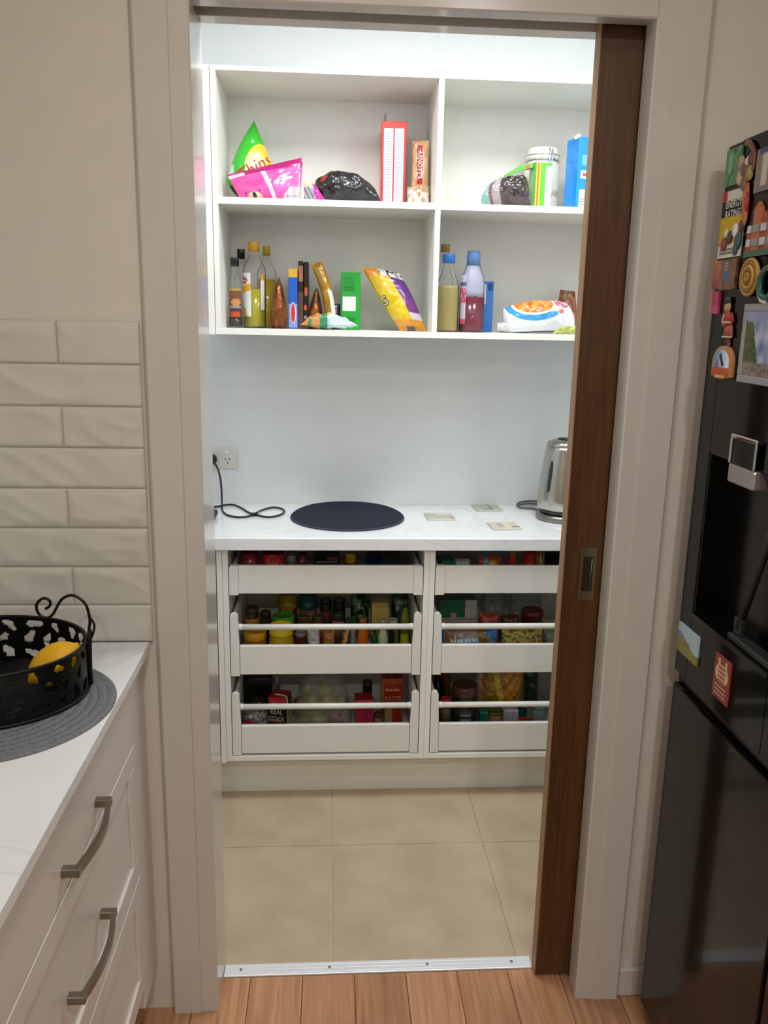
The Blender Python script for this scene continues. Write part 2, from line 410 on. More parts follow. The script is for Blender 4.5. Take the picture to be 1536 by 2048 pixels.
# pantry floor: tiles
pf = struct('floor', Geo().box(PX0, PX1, .083, PY1, -.04, -.004), GROUT, 'beige stone-look tiled floor of the pantry')
TILEF = mat('beige_floor_tile', '#b09c82', .42, scale=7, color2='#bcab90', bump=.05, bscale=30)
xs = [.546+.4575*i for i in range(-3, 3)]; ys = [-.004, .596, 1.196, 1.796]
for i in range(len(xs)-1):
    for j in range(3):
        a, b = max(xs[i], PX0), min(xs[i+1], PX1); c, d = max(ys[j], .083), min(ys[j+1], PY1)
        if a < b and c < d: Geo().box(a+.001, b-.001, c+.001, d-.001, -.006, 0, .0007).obj('floor_tile', TILEF, pf)
# metal threshold
th = struct('trim_1', Geo().box(JL+.001, JR-.08, .083, .121, -.001, .0045, .0015, seg=2), ALU, 'bright aluminium threshold strip between timber and tiled floors', loc=(.2, .1, 0))
for q in range(3): Geo().box(JL+.002, JR-.081, .0895+q*.011, .0935+q*.011, .0044, .0056, .0004).obj('ridge', ALU, th)
for q in (-.135, .08, .32, .53): Geo().lathe(q, .102, [(.0034, .0045), (.0034, .0062), (.0025, .0066), (.0004, .0064)], 12).obj('screw', NICKEL, th)
# ceilings
struct('ceiling', Geo().box(KX0-.1, KX1+.1, KY0, .05, CEIL, CEIL+.05), CEILP, 'white kitchen ceiling')
struct('ceiling', Geo().box(PX0-.1, PX1+.1, .05, PY1+.1, CEIL, CEIL+.05), CEILP, 'white pantry ceiling')
# end wall with the pocket door opening
g = Geo().box(KX0, JL-.018, 0, WT, 0, CEIL).box(JL-.018, JR+.018, 0, SL0-.001, HZ+.018, CEIL).box(JL-.018, JR+.018, SL1+.001, WT, HZ+.018, CEIL)
g.box(JR+.018, KX1, 0, SL0-.001, 0, CEIL).box(JR+.018, KX1, SL1+.001, WT, 0, CEIL)
struct('wall_front', g, PAINTK, 'beige painted end wall around the pantry doorway')
struct('wall_pantry_lining', Geo().box(PX0, JL-.018, WT, WT+.006, 0, CEIL).box(JR+.018, PX1, WT, WT+.006, 0, CEIL).box(JL-.018, JR+.018, WT, WT+.006, HZ+.018, CEIL), PAINTW, 'white pantry side of the doorway wall')
struct('wall_back', Geo().box(PX0-.1, PX1+.1, PY1, PY1+.1, 0, CEIL), PAINTW, 'pale cool white back wall of the pantry')
struct('wall_pantry_left', Geo().box(PX0-.1, PX0, .05, PY1, 0, CEIL), PAINTW, 'white left side wall of the pantry')
struct('wall_pantry_right', Geo().box(PX1, PX1+.1, .05, PY1, 0, CEIL), PAINTW, 'white right side wall of the pantry')
struct('wall_left', Geo().box(KX0-.1, KX0, KY0, .05, 0, CEIL), PAINTK, 'beige left kitchen wall')
struct('wall_right', Geo().box(KX1, KX1+.1, KY0, .05, 0, CEIL), PAINTK, 'beige right kitchen wall behind the fridge')
struct('wall_rear', Geo().box(KX0-.1, KX1+.1, KY0-.1, KY0, 0, CEIL), PAINTK, 'beige rear kitchen wall')
# architraves: stepped profile mouldings
def arch_v(xi, xo):
    s = 1 if xo > xi else -1; w = abs(xo-xi)
    poly = [(0, 0), (0, -.012), (.003, -.0145), (w*.36, -.0155), (w*.38, -.0185), (w-.004, -.0195), (w, -.016), (w, 0)]
    return Geo().prism(poly, lambda p, k: (xi+s*p[0], p[1], 0 if k == 0 else HZ-.007+w))
AW = .1
struct('trim_2', arch_v(JL+.001, JL+.001-AW), TRIMP, 'cream painted architrave on the left of the doorway', loc=(JL-.05, 0, 0))
struct('trim_3', arch_v(JR-.001, JR-.001+AW), TRIMP, 'cream painted architrave on the right of the doorway', loc=(JR+.05, 0, 0))
poly = [(0, 0), (0, -.012), (.003, -.0145), (AW*.36, -.0155), (AW*.38, -.0185), (AW-.004, -.0195), (AW, -.016), (AW, 0)]
struct('trim_4', Geo().prism(poly, lambda p, k: ((JL+.001 if k == 0 else JR-.001), p[1], HZ-.007+p[0])), TRIMP, 'cream painted head architrave above the doorway', loc=(.24, 0, HZ))
# jamb liners
struct('trim_5', Geo().box(JL-.018, JL, -.001, WT+.006, 0, HZ, .0015), TRIMP, 'glossy white left jamb of the doorway', loc=(JL, 0, 0))
struct('trim_6', Geo().box(JR, JR+.018, -.001, SL0, 0, HZ, .0015), TRIMP, 'right front jamb in front of the sliding door', loc=(JR, 0, 0))
struct('trim_7', Geo().box(JR, JR+.018, SL1, WT+.006, 0, HZ, .0015), TRIMP, 'right rear jamb behind the sliding door', loc=(JR, .1, 0))
struct('trim_8', Geo().box(JL-.018, JR+.018, -.001, SL0, HZ, HZ+.018, .001), TRIMP, 'front head lining of the doorway', loc=(.24, 0, HZ))
struct('trim_9', Geo().box(JL-.018, JR+.018, SL1, WT+.006, HZ+.001, HZ+.019, .001), TRIMP, 'rear head lining of the doorway', loc=(.24, .1, HZ))
struct('trim_10', Geo().box(JL-.018, KX1-.05, SL0+.012, SL1-.012, 2.15, 2.175, .002), mat('track_metal', '#6f7173', .4, .9), 'sliding door track up in the head slot', loc=(.24, .07, 2.15))
# baseboards
struct('baseboard_right', Geo().box(JR+AW, KX1, -.014, 0, 0, .075, .004), TRIMP, 'low painted skirting beside the fridge', loc=(1.1, 0, 0))
# sliding door
door = thing('door_1', 'dark brown timber sliding pantry door, part open on the right', 'door', (1.0, .0715, .008)); door['kind'] = 'structure'; del door['category']
Geo().box(.5785, 1.40, .0545, .0885, .008, 2.142, .0006, '#ffffff').obj('door_leaf', DOORW, door)
Geo().box(.5765, .5785, .0545, .0885, .008, 2.142, .0004, '#ffffff').obj('edge_strip', DOORE, door)
hd = Geo()
hx0, hx1, hz0, hz1, hy = .613, .6475, .965, 1.083, .0545
for b in ((hx0, hx0+.006, hz0, hz1), (hx1-.006, hx1, hz0, hz1), (hx0+.006, hx1-.006, hz0, hz0+.02), (hx0+.006, hx1-.006, hz1-.02, hz1)):
    hd.box(b[0], b[1], hy-.0022, hy+.0005, b[2], b[3], .0005)
hp = hd.obj('flush_pull', NICKEL, door, label='satin nickel rectangular flush pull')
Geo().box(hx0+.006, hx1-.006, hy-.0009, hy-.0002, hz0+.02, hz1-.02).obj('pull_recess', mat('pull_recess_metal', '#4a453c', .35, .9), hp)
Geo().tube([(hx1-.011, hy-.0016, hz0+.024), (hx1-.009, hy-.0016, hz1-.024)], .0012, 6).obj('recess_rib', NICKEL, hp)

# ceiling light fittings
def downlight(x, y, label, grp, r, colr, e):
    t = thing('ceiling_light', label, 'light', (x, y, CEIL-.03), grp)
    Geo().lathe(x, y, [(r*1.25, CEIL), (r*1.25, CEIL-.006), (r*1.15, CEIL-.012), (r*1.03, CEIL-.012), (r*1.02, CEIL-.004)], 32).obj('rim', CEILP, t)
    Geo().lathe(x, y, [(r, CEIL-.003), (r, CEIL-.009), (r*.1, CEIL-.010)], 32).obj('diffuser', mat('lamp_'+colr, colr, .5, emit=e, var=0.), t)
downlight(*PANTRY_LAMPS[0], 'round white ceiling downlight on the left in the pantry', 'pantry downlights', .20, '#f2f7ff', 6)
downlight(*PANTRY_LAMPS[1], 'round white ceiling downlight on the right in the pantry', 'pantry downlights', .20, '#f2f7ff', 6)
downlight(*KITCHEN_LAMPS[0], 'warm kitchen downlight nearest the pantry doorway', 'kitchen downlights', .07, '#ffe9c8', 5)
downlight(*KITCHEN_LAMPS[1], 'warm kitchen downlight midway along the ceiling', 'kitchen downlights', .07, '#ffe9c8', 5)
downlight(*KITCHEN_LAMPS[2], 'warm kitchen downlight by the rear wall', 'kitchen downlights', .07, '#ffe9c8', 5)

# ================================================================== PANTRY JOINERY
UX0, UD0, UD1, UX1 = -.268, .382, .398, 1.048
UY, UB = .953, 1.264
ZT0, ZT1, ZM0, ZM1, ZL0, ZL1 = 2.2225, 2.235, 1.867, 1.886, 1.495, 1.513
u = thing('shelf_unit', 'white open wall shelf unit with four bays above the pantry bench', 'shelf', (.39, 1.1, ZL0))
bv = .0006
Geo().box(UX0, UX0+.016, UY, UB, ZL0, ZT1, bv).obj('side_panel', WHITE, u)
Geo().box(UX1-.016, UX1, UY, UB, ZL0, ZT1, bv).obj('side_panel', WHITE, u)
Geo().box(UD0, UD1, UY, UB, ZL1, ZT0, bv).obj('divider', WHITE, u)
Geo().box(UX0+.016, UX1-.016, UY, UB, ZT0, ZT1, bv).obj('top_panel', WHITE, u)
Geo().box(UX0+.016, UX1-.016, UY, UB, ZL0, ZL1, bv).obj('bottom_shelf', WHITE, u)
Geo().box(UX0+.016, UD0, UY+.002, UB, ZM0, ZM1, bv).obj('middle_shelf', WHITE, u)
Geo().box(UD1, UX1-.016, UY+.002, UB, ZM0, ZM1, bv).obj('middle_shelf', WHITE, u)
Geo().box(UX0, UX1, UB, PY1, ZL0, ZT1).obj('back_panel', WHITE, u)
Geo().box(UX0-.034, UX0-.0015, UY-.001, PY1, ZL0-.001, ZT1, bv).obj('end_filler', WHITE, u)
for xx in (UX0+.016, UD1):
    for yy in (UY+.03, UB-.03):
        Geo().box(xx, xx+.008, yy, yy+.014, ZM0-.009, ZM0, .001).obj('shelf_pin', WHITE, u)
        Geo().box((UD0 if xx < 0 else UX1-.016)-.008, (UD0 if xx < 0 else UX1-.016), yy, yy+.014, ZM0-.009, ZM0, .001).obj('shelf_pin', WHITE, u)

# worktop
Geo().box(PX0, PX1, .813, PY1, .861, .9, .002).obj('worktop', STONE, label='white stone worktop along the back of the pantry', cat='worktop')
Geo().box(PX0, PX1, .9, .916, 0, .149, .001).obj('kickboard', mat('white_kickboard', '#e2dfd2', .45, var=.02), label='white kickboard under the pantry drawers', cat='kickboard')
DY = .835
def drawer_unit(dx, label, end=False):
    x0, x1 = -.251+dx, .385+dx
    t = thing('base_cabinet', label, 'cabinet', ((x0+x1)/2, 1.05, .15), 'pantry drawer cabinets')
    Geo().box(x0, x0+.017, .833, 1.27, .15, .8605, bv).obj('side_panel', WHITE, t)
    Geo().box(x1-.017, x1, .833, 1.27, .15, .8605, bv).obj('side_panel', WHITE, t)
    Geo().box(x0+.017, x1-.017, .833, 1.27, .15, .167, bv).obj('bottom_panel', WHITE, t)
    Geo().box(x0+.017, x1-.017, 1.255, 1.27, .167, .8605, 0).obj('back_panel', WHITE, t)
    if end: Geo().box(x0-.017, x0-.0008, .831, 1.27, .144, .8605, bv).obj('end_panel', WHITE, t)
    a, b = -.2315+dx, .3655+dx
    for (z0, zf, zs, rail) in ((.7125, .806, .806, None), (.4445, .545, .651, .605), (.1705, .272, .385, .335)):
        d = Geo().box(a+.014, b-.014, .852, 1.23, z0+.012, z0+.014).box(a+.014, b-.014, 1.228, 1.24, z0+.012, zs-.02)
        for s in (a+.004, b-.016): d.box(s, s+.012, .851, 1.235, z0+.01, (zs-.012), .002)
        d = d.obj('drawer', DRAWERW, t)
        Geo().box(a+.028, b-.028, DY, .851, z0+.004, zf, .0025, seg=2).obj('front_panel', DRAWERW, d)
        for s, q in ((a, 1), (b, -1)):
            if rail:
                w1 = .027
                poly = [(0, z0), (w1, z0), (w1, zf+.002), (w1-.004, zs-.008), (w1-.010, zs), (.006, zs), (0, zs-.006)]
            else: poly = [(0, z0), (.028, z0), (.028, zs), (.005, zs), (0, zs-.006)]
            Geo().prism(poly, lambda p, k: (s+q*p[0], DY-.001 if k == 0 else .853, p[1])).obj('front_bracket', DRAWERW, d)
        if rail:
            Geo().tube([(a+.022, .843, rail), (b-.022, .843, rail)], .0092, 14).obj('gallery_rail', DRAWERW, d)
            Geo().tube([(a+.026, .8435, rail), (a+.036, .8435, rail)], .0102, 14).obj('rail_ferrule', DRAWERW, d)
            Geo().tube([(b-.036, .8435, rail), (b-.026, .8435, rail)], .0102, 14).obj('rail_ferrule', DRAWERW, d)
    return t
drawer_unit(0., 'white cabinet with three pull-out drawers, left of the pair under the bench', True)
drawer_unit(.6365, 'white cabinet with three pull-out drawers, partly behind the timber door')
t = thing('base_cabinet', 'plain closed white cabinet hidden left of the pantry drawers', 'cabinet', (-.45, 1.05, .15))
Geo().box(PX0+.002, -.27, .85, 1.27, .15, .8605).obj('body', WHITE, t); Geo().box(PX0+.004, -.272, .832, .849, .152, .858, .001).obj('cabinet_door', WHITE, t)
Geo().tube(smooth_path([(-.30, .832, .70), (-.30, .808, .705), (-.30, .808, .775), (-.30, .832, .78)]), .004, 8).obj('handle', NICKEL, t)

# ================================================================== KITCHEN LEFT: splashback, bench, drawers
sp = struct('wall_splashback', Geo().box(KX0, -.286, -.0095, -.0005, .9, 1.538), GROUT, 'glossy wavy cream wall tiles above the kitchen bench', loc=(-.6, 0, .9))
def wavy_tile(x0, x1, z0, z1, sd):
    nu, nv = 40, 14; g = Geo(); vs = []; fs = []
    for j in range(nv+1):
        for i in range(nu+1):
            uu = i/nu; vv = j/nv; x = lerp(x0, x1, uu); z = lerp(z0, z1, vv)
            e = min(1, min(uu*(x1-x0), (1-uu)*(x1-x0), vv*(z1-z0), (1-vv)*(z1-z0))/.012)
            p = Vector(((x*.91-z*.41)*7, (x*.41+z*.91)*19, sd)); h = -.0045*(1-abs(noise.noise(p)))**3-.0015*noise.noise(p*.7+Vector((3, 1, 5)))
            vs.append((x, -.0111+h*e, z))
    for j in range(nv):
        for i in range(nu): a = j*(nu+1)+i; fs.append((a, a+1, a+nu+2, a+nu+1))
    g.add(vs, fs, None, True); n = len(vs)
    # edges down to the wall
    rim = [i for i in range(nu+1)]+[j*(nu+1)+nu for j in range(1, nv+1)]+[nv*(nu+1)+i for i in range(nu-1, -1, -1)]+[j*(nu+1) for j in range(nv-1, 0, -1)]
    bk = [(vs[i][0], -.0055, vs[i][2]) for i in rim]; m = len(rim)
    g.v += bk; g.c += [(1, 1, 1)]*m
    for i in range(m): g.f.append((rim[i], rim[(i+1) % m], n+(i+1) % m, n+i)); g.sm.append(False)
    g.obj('wall_tile', TILEW, sp)
TP = .0798
for r_ in range(8):
    z1 = 1.538-r_*TP; z0 = z1-TP
    xx = -.2845; wdt = .1525 if r_ % 2 == 0 else .305
    while xx > KX0+.02:
        a = max(xx-wdt, KX0); wavy_tile(a+.0007, xx-.0007, z0+.0007, z1-.0007, r_*3.7+xx*11); xx -= wdt; wdt = .305
Geo().box(KX0, -.292, -2.6, -.011, .878, .9, .0018).obj('worktop', STONE, label='white stone kitchen worktop along the left wall', cat='worktop')
FX = -.305
kc = thing('kitchen_cabinet', 'cream satin kitchen drawer cabinet with bow handles, left foreground', 'cabinet', (-.6, -.55, .12))
Geo().box(KX0+.01, FX-.02, -1.05, -.011, .12, .877).obj('body', CABK, kc)
Geo().box(FX-.02, FX-.004, -.130, -.011, .12, .877, .001).obj('filler_panel', CABK, kc)
Geo().box(KX0+.01, FX-.06, -1.05, -.011, 0, .119).obj('kick_panel', CABK, kc)
def shaker(z0, z1, y0, y1, frame, parent, nm='drawer'):
    """drawer front facing +x with a recessed centre"""
    d = Geo().box(FX-.019, FX-.006, y0, y1, z0, z1, 0).obj(nm, CABK, parent)
    if frame:
        f = frame
        Geo().box(FX-.007, FX, y0, y1, z0, z0+f, .0012).obj('rail', CABK, d); Geo().box(FX-.007, FX, y0, y1, z1-f, z1, .0012).obj('rail', CABK, d)
        Geo().box(FX-.007, FX, y0, y0+f, z0+f, z1-f, .0012).obj('stile', CABK, d); Geo().box(FX-.007, FX, y1-f, y1, z0+f, z1-f, .0012).obj('stile', CABK, d)
    else: Geo().box(FX-.007, FX, y0, y1, z0, z1, .0015).obj('front_panel', CABK, d)
    return d
def bow_handle(y0, y1, z, parent, x=FX):
    g = Geo(); n = 18
    poly = []
    for i in range(n+1):
        t_ = i/n; poly.append((lerp(y0, y1, t_), x+.020+.012*math.sin(PI*t_)))
    hh = .0062
    vs = []; fs = []
    for yy, xx in poly:
        for dx_, dz in ((-.004, -hh), (.004, -hh), (.004, hh), (-.004, hh)): vs.append((xx+dx_, yy, z+dz))
    for i in range(n):
        for k_ in range(4): l_ = (k_+1) % 4; fs.append((i*4+k_, i*4+l_, i*4+4+l_, i*4+4+k_))
    fs += [(0, 1, 2, 3), (n*4+3, n*4+2, n*4+1, n*4)]
    g.add(vs, fs)
    for yy in (y0, y1): g.box(x-.001, x+.0255, yy-.0068, yy+.0068, z-hh-.0005, z+hh+.0005, .001)
    return g.obj('bow_handle', NICKEL, parent, label='satin nickel bow handle')
d1 = shaker(.737, .868, -1.05, -.1305, 0, kc); d2 = shaker(.448, .732, -1.05, -.1305, .044, kc); d3 = shaker(.185, .443, -1.05, -.1305, .044, kc)
bow_handle(-.572, -.395, .775, d1); bow_handle(-.585, -.405, .572, d2); bow_handle(-.585, -.405, .30, d3)
kc2 = thing('kitchen_cabinet', 'cream kitchen cabinet with a plain door, nearest the camera', 'cabinet', (-.6, -1.8, .12))
Geo().box(KX0+.01, FX-.02, -2.6, -1.052, .0, .877).obj('body', CABK, kc2); d = shaker(.185, .868, -1.82, -1.056, .06, kc2, 'cabinet_door'); bow_handle(-1.2, -1.1, .8, d)
shaker(.185, .868, -2.59, -1.824, .06, kc2, 'cabinet_door')

# ================================================================== FRIDGE
FF = .785; FY0, FY1 = -.078, -.985; FM = (FY0+FY1)/2
fr = thing('fridge', 'tall dark glossy four-door fridge with water dispenser and magnets', 'fridge', (1.15, FM, .0))
Geo().box(.86, 1.50, FY1+.005, FY0-.005, .03, 1.862, .004).obj('body', mat('fridge_side', '#2a2c2e', .4, .5), fr)
Geo().box(.84, .86, FY1+.012, FY0-.012, .05, 1.85).obj('door_seal', FRIDGEB, fr)
for yy in (FY0-.06, FY1+.06):
    for xx in (.90, 1.44): Geo().lathe(xx, yy, [(.02, 0), (.02, .03), (.016, .032)], 14).obj('foot', BLACKP, fr)
Geo().box(.855, .875, FY1+.02, FY0-.02, .005, .045).obj('base_grille', FRIDGEB, fr)
RY0, RY1, RZ0, RZ1 = -.134, -.43, 1.0, 1.322      # dispenser recess
def slab(y0, y1, z0, z1, name='fridge_door'): return Geo().box(FF, .842, y0, y1, z0, z1, .005, seg=2).obj(name, FRIDGE, fr)
# upper left door is built round the dispenser recess
g = Geo().box(FF, .842, FY0, RY0, .862, 1.866, .0025).box(FF, .842, RY1, FM+.002, .862, 1.866, .0025)
g.box(FF, .842, RY0, RY1, RZ1, 1.866, 0).box(FF, .842, RY0, RY1, .862, RZ0, 0)
ud = g.obj('fridge_door', FRIDGE, fr)
Geo().box(.832, .8415, RY0, RY1, RZ0, RZ1).obj('recess_back', FRIDGEB, ud)
Geo().box(FF+.002, .832, RY0-.0005, RY0-.0035, RZ0, RZ1).box(FF+.002, .832, RY1+.0005, RY1+.0035, RZ0, RZ1).box(FF+.002, .832, RY0, RY1, RZ1-.003, RZ1-.0002).obj('recess_lining', FRIDGEB, ud)
Geo().box(FF-.004, .832, RY0, RY1, RZ0-.004, RZ0+.006, .001).obj('drip_ledge', FRIDGEB, ud)
Geo().box(FF+.004, FF+.03, -.27, -.42, RZ0+.006, RZ0+.018, .002).obj('drip_tray', mat('tray_grey', '#3b3c3b', .4, .5), ud)
Geo().box(FF+.012, FF+.02, -.275, -.30, RZ0+.02, RZ0+.05).tube([(FF+.016, -.285, RZ0+.03), (FF+.022, -.335, RZ0+.19), (FF+.02, -.37, RZ0+.29)], .007, 8).obj('paddle_lever', mat('tray_grey', '#3b3c3b', .4, .5), ud)
dn = Geo().box(FF-.009, FF+.02, -.228, -.321, 1.285, 1.318, .004, seg=2).obj('dispenser_nozzle', mat('nozzle_silver', '#b5afa8', .28, .7), ud, label='silver water dispenser nozzle with clear cover')
g = Geo().box(FF-.010, FF-.006, -.228, -.321, 1.362, 1.370, .002).box(FF-.010, FF-.006, -.228, -.234, 1.318, 1.366, .001).box(FF-.010, FF-.006, -.315, -.321, 1.318, 1.366, .001)
g.box(FF-.009, FF, -.228, -.321, 1.366, 1.370, .001)
g.obj('nozzle_frame', CHROME, dn)
Geo().box(FF-.0062, FF-.001, -.234, -.315, 1.319, 1.361).obj('nozzle_window', FRIDGEB, dn)
slab(FM-.002, FY1, .862, 1.866); slab(FY0, FM+.002, .05, .836); slab(FM-.002, FY1, .05, .836)
Geo().box(FF+.012, .842, FY0, FY1, .838, .860).obj('handle_groove', FRIDGEB, fr)

def fpos(y, z, lift=.0): return (FF-.0006-lift, y, z)
def magnet(name, label, y0, y1, z0, z1, th, colfn, nu=18, nv=18, shape=None, rel=None, group='fridge magnets', m=None):
    """flat or relief magnet on the fridge door: u runs from the wall towards the camera, v upwards"""
    g = Geo(); vs = []; cs = []; fs = []; keep = {}
    for j in range(nv+1):
        for i in range(nu+1):
            uu, vv = i/nu, j/nv; h = th+(rel(uu, vv) if rel else 0.)
            a, b = (shape(uu, vv) if shape else (uu, vv))
            vs.append(fpos(lerp(y0, y1, a), lerp(z0, z1, b), h)); cs.append(colfn(uu, vv))
    for j in range(nv):
        for i in range(nu): a = j*(nu+1)+i; fs.append((a, a+1, a+nu+2, a+nu+1))
    rim = list(range(nu+1))+[j*(nu+1)+nu for j in range(1, nv+1)]+[nv*(nu+1)+i for i in range(nu-1, -1, -1)]+[j*(nu+1) for j in range(nv-1, 0, -1)]
    n = len(vs); k = len(rim)
    vs += [(FF-.0004, vs[i][1], vs[i][2]) for i in rim]; cs += [cs[i] for i in rim]
    fs += [(rim[i], rim[(i+1) % k], n+(i+1) % k, n+i) for i in range(k)]; fs.append(tuple(range(n, n+k)))
    g.add(vs, fs, cs, False)
    return g.obj(name, m or GLOSS, label=label, cat='magnet', group=group)
def disc(u, v):   # square to disc
    x, y = 2*u-1, 2*v-1; return (.5+.5*x*math.sqrt(1-y*y/2), .5+.5*y*math.sqrt(1-x*x/2))
def mixc(a, b, t):
    a, b = lin(a), lin(b); t = max(0, min(1, t)); return tuple(p+(q-p)*t for p, q in zip(a, b))
def nz(u, v, s, k=0.): return noise.noise(Vector((u*s, v*s, k)))
magnet('photo_magnet', 'green landscape photo magnet at the top corner of the fridge', -.082, -.139, 1.795, 1.858, .003,
       lambda u, v: mixc('#245c33', '#5fa06c', .5+nz(u, v, 5)) if not ell(u, v, .3, .62, .13, .3) else '#79b98c')
em = thing('energy_label', 'yellow and black energy rating label stuck on the fridge door', 'label', fpos(-.125, 1.672), 'fridge magnets')
g = Geo()
card_grid(lambda u, v: fpos(lerp(-.081, -.171, u), lerp(1.672, 1.787, v), .0012), lambda u, v: '#16150f' if .6 < v < .86 else ('#d3ab10' if .2 < v <= .6 else ('#d9d5c4' if v < .2 else ('#c02a2a' if u < .22 else '#d8d4cb'))), 18, 50, g)
g.box(FF-.0011, FF-.0004, -.081, -.171, 1.672, 1.787, 0, '#d8d4cb'); g.obj('printed_card', MATTE, em)
for s, z, sz in (('ENERGY', 1.7625, .017), ('RATING', 1.7465, .017)):
    letters(em, s, sz, lambda x, y: fpos(-.127-x, z+y, .002), '#d6d3ca', sx=.95, bold=.02)
scribble(em, 2, .07, .012, lambda x, y: fpos(-.126-x, 1.683+y, .002), '#6a6450')
# ornate flower ornament over photo and label
om = thing('ornament_magnet', 'brown and gold figure magnet with a curled handle at the fridge top', 'magnet', fpos(-.165, 1.72), 'fridge magnets')
Geo().tube(smooth_path([fpos(-.150, 1.858, .006), fpos(-.170, 1.853, .01), fpos(-.186, 1.838, .01), fpos(-.190, 1.818, .01), fpos(-.182, 1.800, .01)]), .0058, 8, '#6f3a22').squash(.006).obj('curl', GLOSS, om)
for (yy, zz, rr, c) in ((-.142, 1.828, .012, '#a89470'), (-.157, 1.815, .016, '#6a4a1c'), (-.178, 1.806, .013, '#a08a3c'), (-.143, 1.804, .013, '#c9a890'), (-.166, 1.826, .009, '#d8c6b0'), (-.178, 1.828, .012, '#5f2413'), (-.160, 1.793, .013, '#7a5c20')):
    M = Matrix.Translation(fpos(yy, zz, .004)); prof = [(rr*math.sin(PI*q/8)+.0002, -rr*math.cos(PI*q/8)) for q in range(9)]
    Geo().lathe(0, 0, prof, 12, c, M=M).squash(.007).obj('petal', GLOSS, om)
Geo().tube([fpos(-.170, 1.79, .004), fpos(-.172, 1.765, .006), fpos(-.175, 1.73, .005), fpos(-.170, 1.712, .003)], [.009, .013, .010, .004], 10, '#b9683f').squash(.006).obj('figure', GLOSS, om)
Geo().tube([fpos(-.176, 1.782, .012), fpos(-.179, 1.76, .016), fpos(-.180, 1.738, .012)], [.004, .008, .004], 8, '#b02017').squash(.008).obj('red_dress', GLOSS, om)
# cluster of little figures on the label
lm = thing('figurine_magnet', 'little red, white and teal figures magnet over the energy label', 'magnet', fpos(-.14, 1.685), 'fridge magnets')
for nm, yy, zz, rr, c in (('figure', -.106, 1.696, .011, '#8e2a22'), ('figure', -.126, 1.706, .010, '#3a3128'), ('figure', -.146, 1.716, .0105, '#e6e0da'), ('figure', -.160, 1.698, .013, '#1d4a50'), ('figure', -.168, 1.722, .010, '#4d1f28'), ('figure', -.152, 1.684, .009, '#28525c'), ('figure', -.112, 1.714, .007, '#cfc9b8')):
    M = Matrix.Translation(fpos(yy, zz, .004)); prof = [(rr*math.sin(PI*q/8)+.0002, -rr*1.15*math.cos(PI*q/8)) for q in range(9)]
    Geo().lathe(0, 0, prof, 12, c, M=M).squash(.006).obj(nm, GLOSS, lm)
magnet('photo_magnet', 'white and violet framed photo magnet beside the curled ornament', -.201, -.285, 1.77, 1.838, .005, lambda u, v: '#3a3370' if (v > .86 and u > .1) else ('#c9c1b4' if .25 < u < .5 and v > .12 else ('#7d7a78' if u < .12 or v < .1 else '#8a6f5d')))
bm_ = thing('building_magnet', 'terracotta old town houses magnet right of the energy label', 'magnet', fpos(-.23, 1.667), 'fridge magnets')
for i, (a, b, h, c) in enumerate(((-.193, -.212, 1.715, '#a4562f'), (-.212, -.238, 1.755, '#b96b41'), (-.238, -.262, 1.738, '#9c5230'), (-.262, -.292, 1.750, '#b4663e'))):
    Geo().prism([(a, 1.667), (b, 1.667), (b, h-.012), ((a+b)/2, h), (a, h-.012)], lambda p, k: fpos(p[0], p[1], 0 if k == 0 else .004+.001*(i % 2)), c).obj('house', MATTE, bm_)
    for zz in (1.69, 1.712): Geo().box(FF-.0068, FF-.004, a-.004, b+.004, zz-.006, zz+.006, 0, '#8e9a94' if i % 2 else '#c8cdd0').obj('window', MATTE, bm_)
Geo().box(FF-.0075, FF-.001, -.195, -.292, 1.667, 1.677, 0, '#4d6a52').obj('garden_base', MATTE, bm_)
magnet('place_magnet', 'crimson and orange strip magnet below the energy label', -.078, -.108, 1.618, 1.668, .004, lambda u, v: mixc('#8d2340', '#c6744a', v+.5*nz(u, v, 6)))
magnet('place_magnet', 'brown and blue city magnet with grey lettering, below the energy label', -.110, -.168, 1.616, 1.668, .005, lambda u, v: '#2f5a86' if ell(u, v, .4, .45, .2, .2) else ('#93a0a6' if (.25 < u < .5 and v > .55 and int(v*20) % 2) else mixc('#5d3a2c', '#84573e', .5+nz(u, v, 5))))
wv = thing('wicker_magnet', 'oval golden woven magnet above the framed mountain photo', 'magnet', fpos(-.21, 1.607), 'fridge magnets')
g = Geo()
for q in range(5):
    rr = 1-.2*q; g.tube([fpos(-.220+.029*rr*math.cos(a), 1.634+.029*rr*math.sin(a)*1.0, .004+.001*q) for a in [2*PI*i/24 for i in range(24)]], .0036, 6, ['#b98c3e', '#8d6421', '#c49a4a', '#7d5619', '#b08232'][q], closed=True)
g.obj('woven_ring', MATTE, wv)
Geo().prism([(.027*math.cos(2*PI*i/20), .027*math.sin(2*PI*i/20)) for i in range(20)], lambda p, k: fpos(-.220+p[0], 1.634+p[1], 0 if k == 0 else .004), '#6f4a18').obj('backing', MATTE, wv)
tm = thing('ornament_magnet', 'teal and white ring magnet cut by the frame edge above the mountain photo', 'magnet', fpos(-.27, 1.6), 'fridge magnets')
Geo().tube([fpos(-.285+.024*math.cos(2*PI*i/20), 1.622+.024*math.sin(2*PI*i/20), .005) for i in range(20)], .006, 8, '#1e5a4c', closed=True).obj('ring', GLOSS, tm)
Geo().tube([fpos(-.262, 1.607, .005), fpos(-.275, 1.595, .006), fpos(-.29, 1.592, .005)], .005, 8, '#cfcac4').obj('ribbon', GLOSS, tm)
magnet('place_magnet', 'small magenta and cream arch magnet left of the guard figure', -.076, -.113, 1.574, 1.614, .005, lambda u, v: '#b02a5c' if v > .35 and u > .25 else ('#b98a5a' if u < .25 else '#c2407a'))
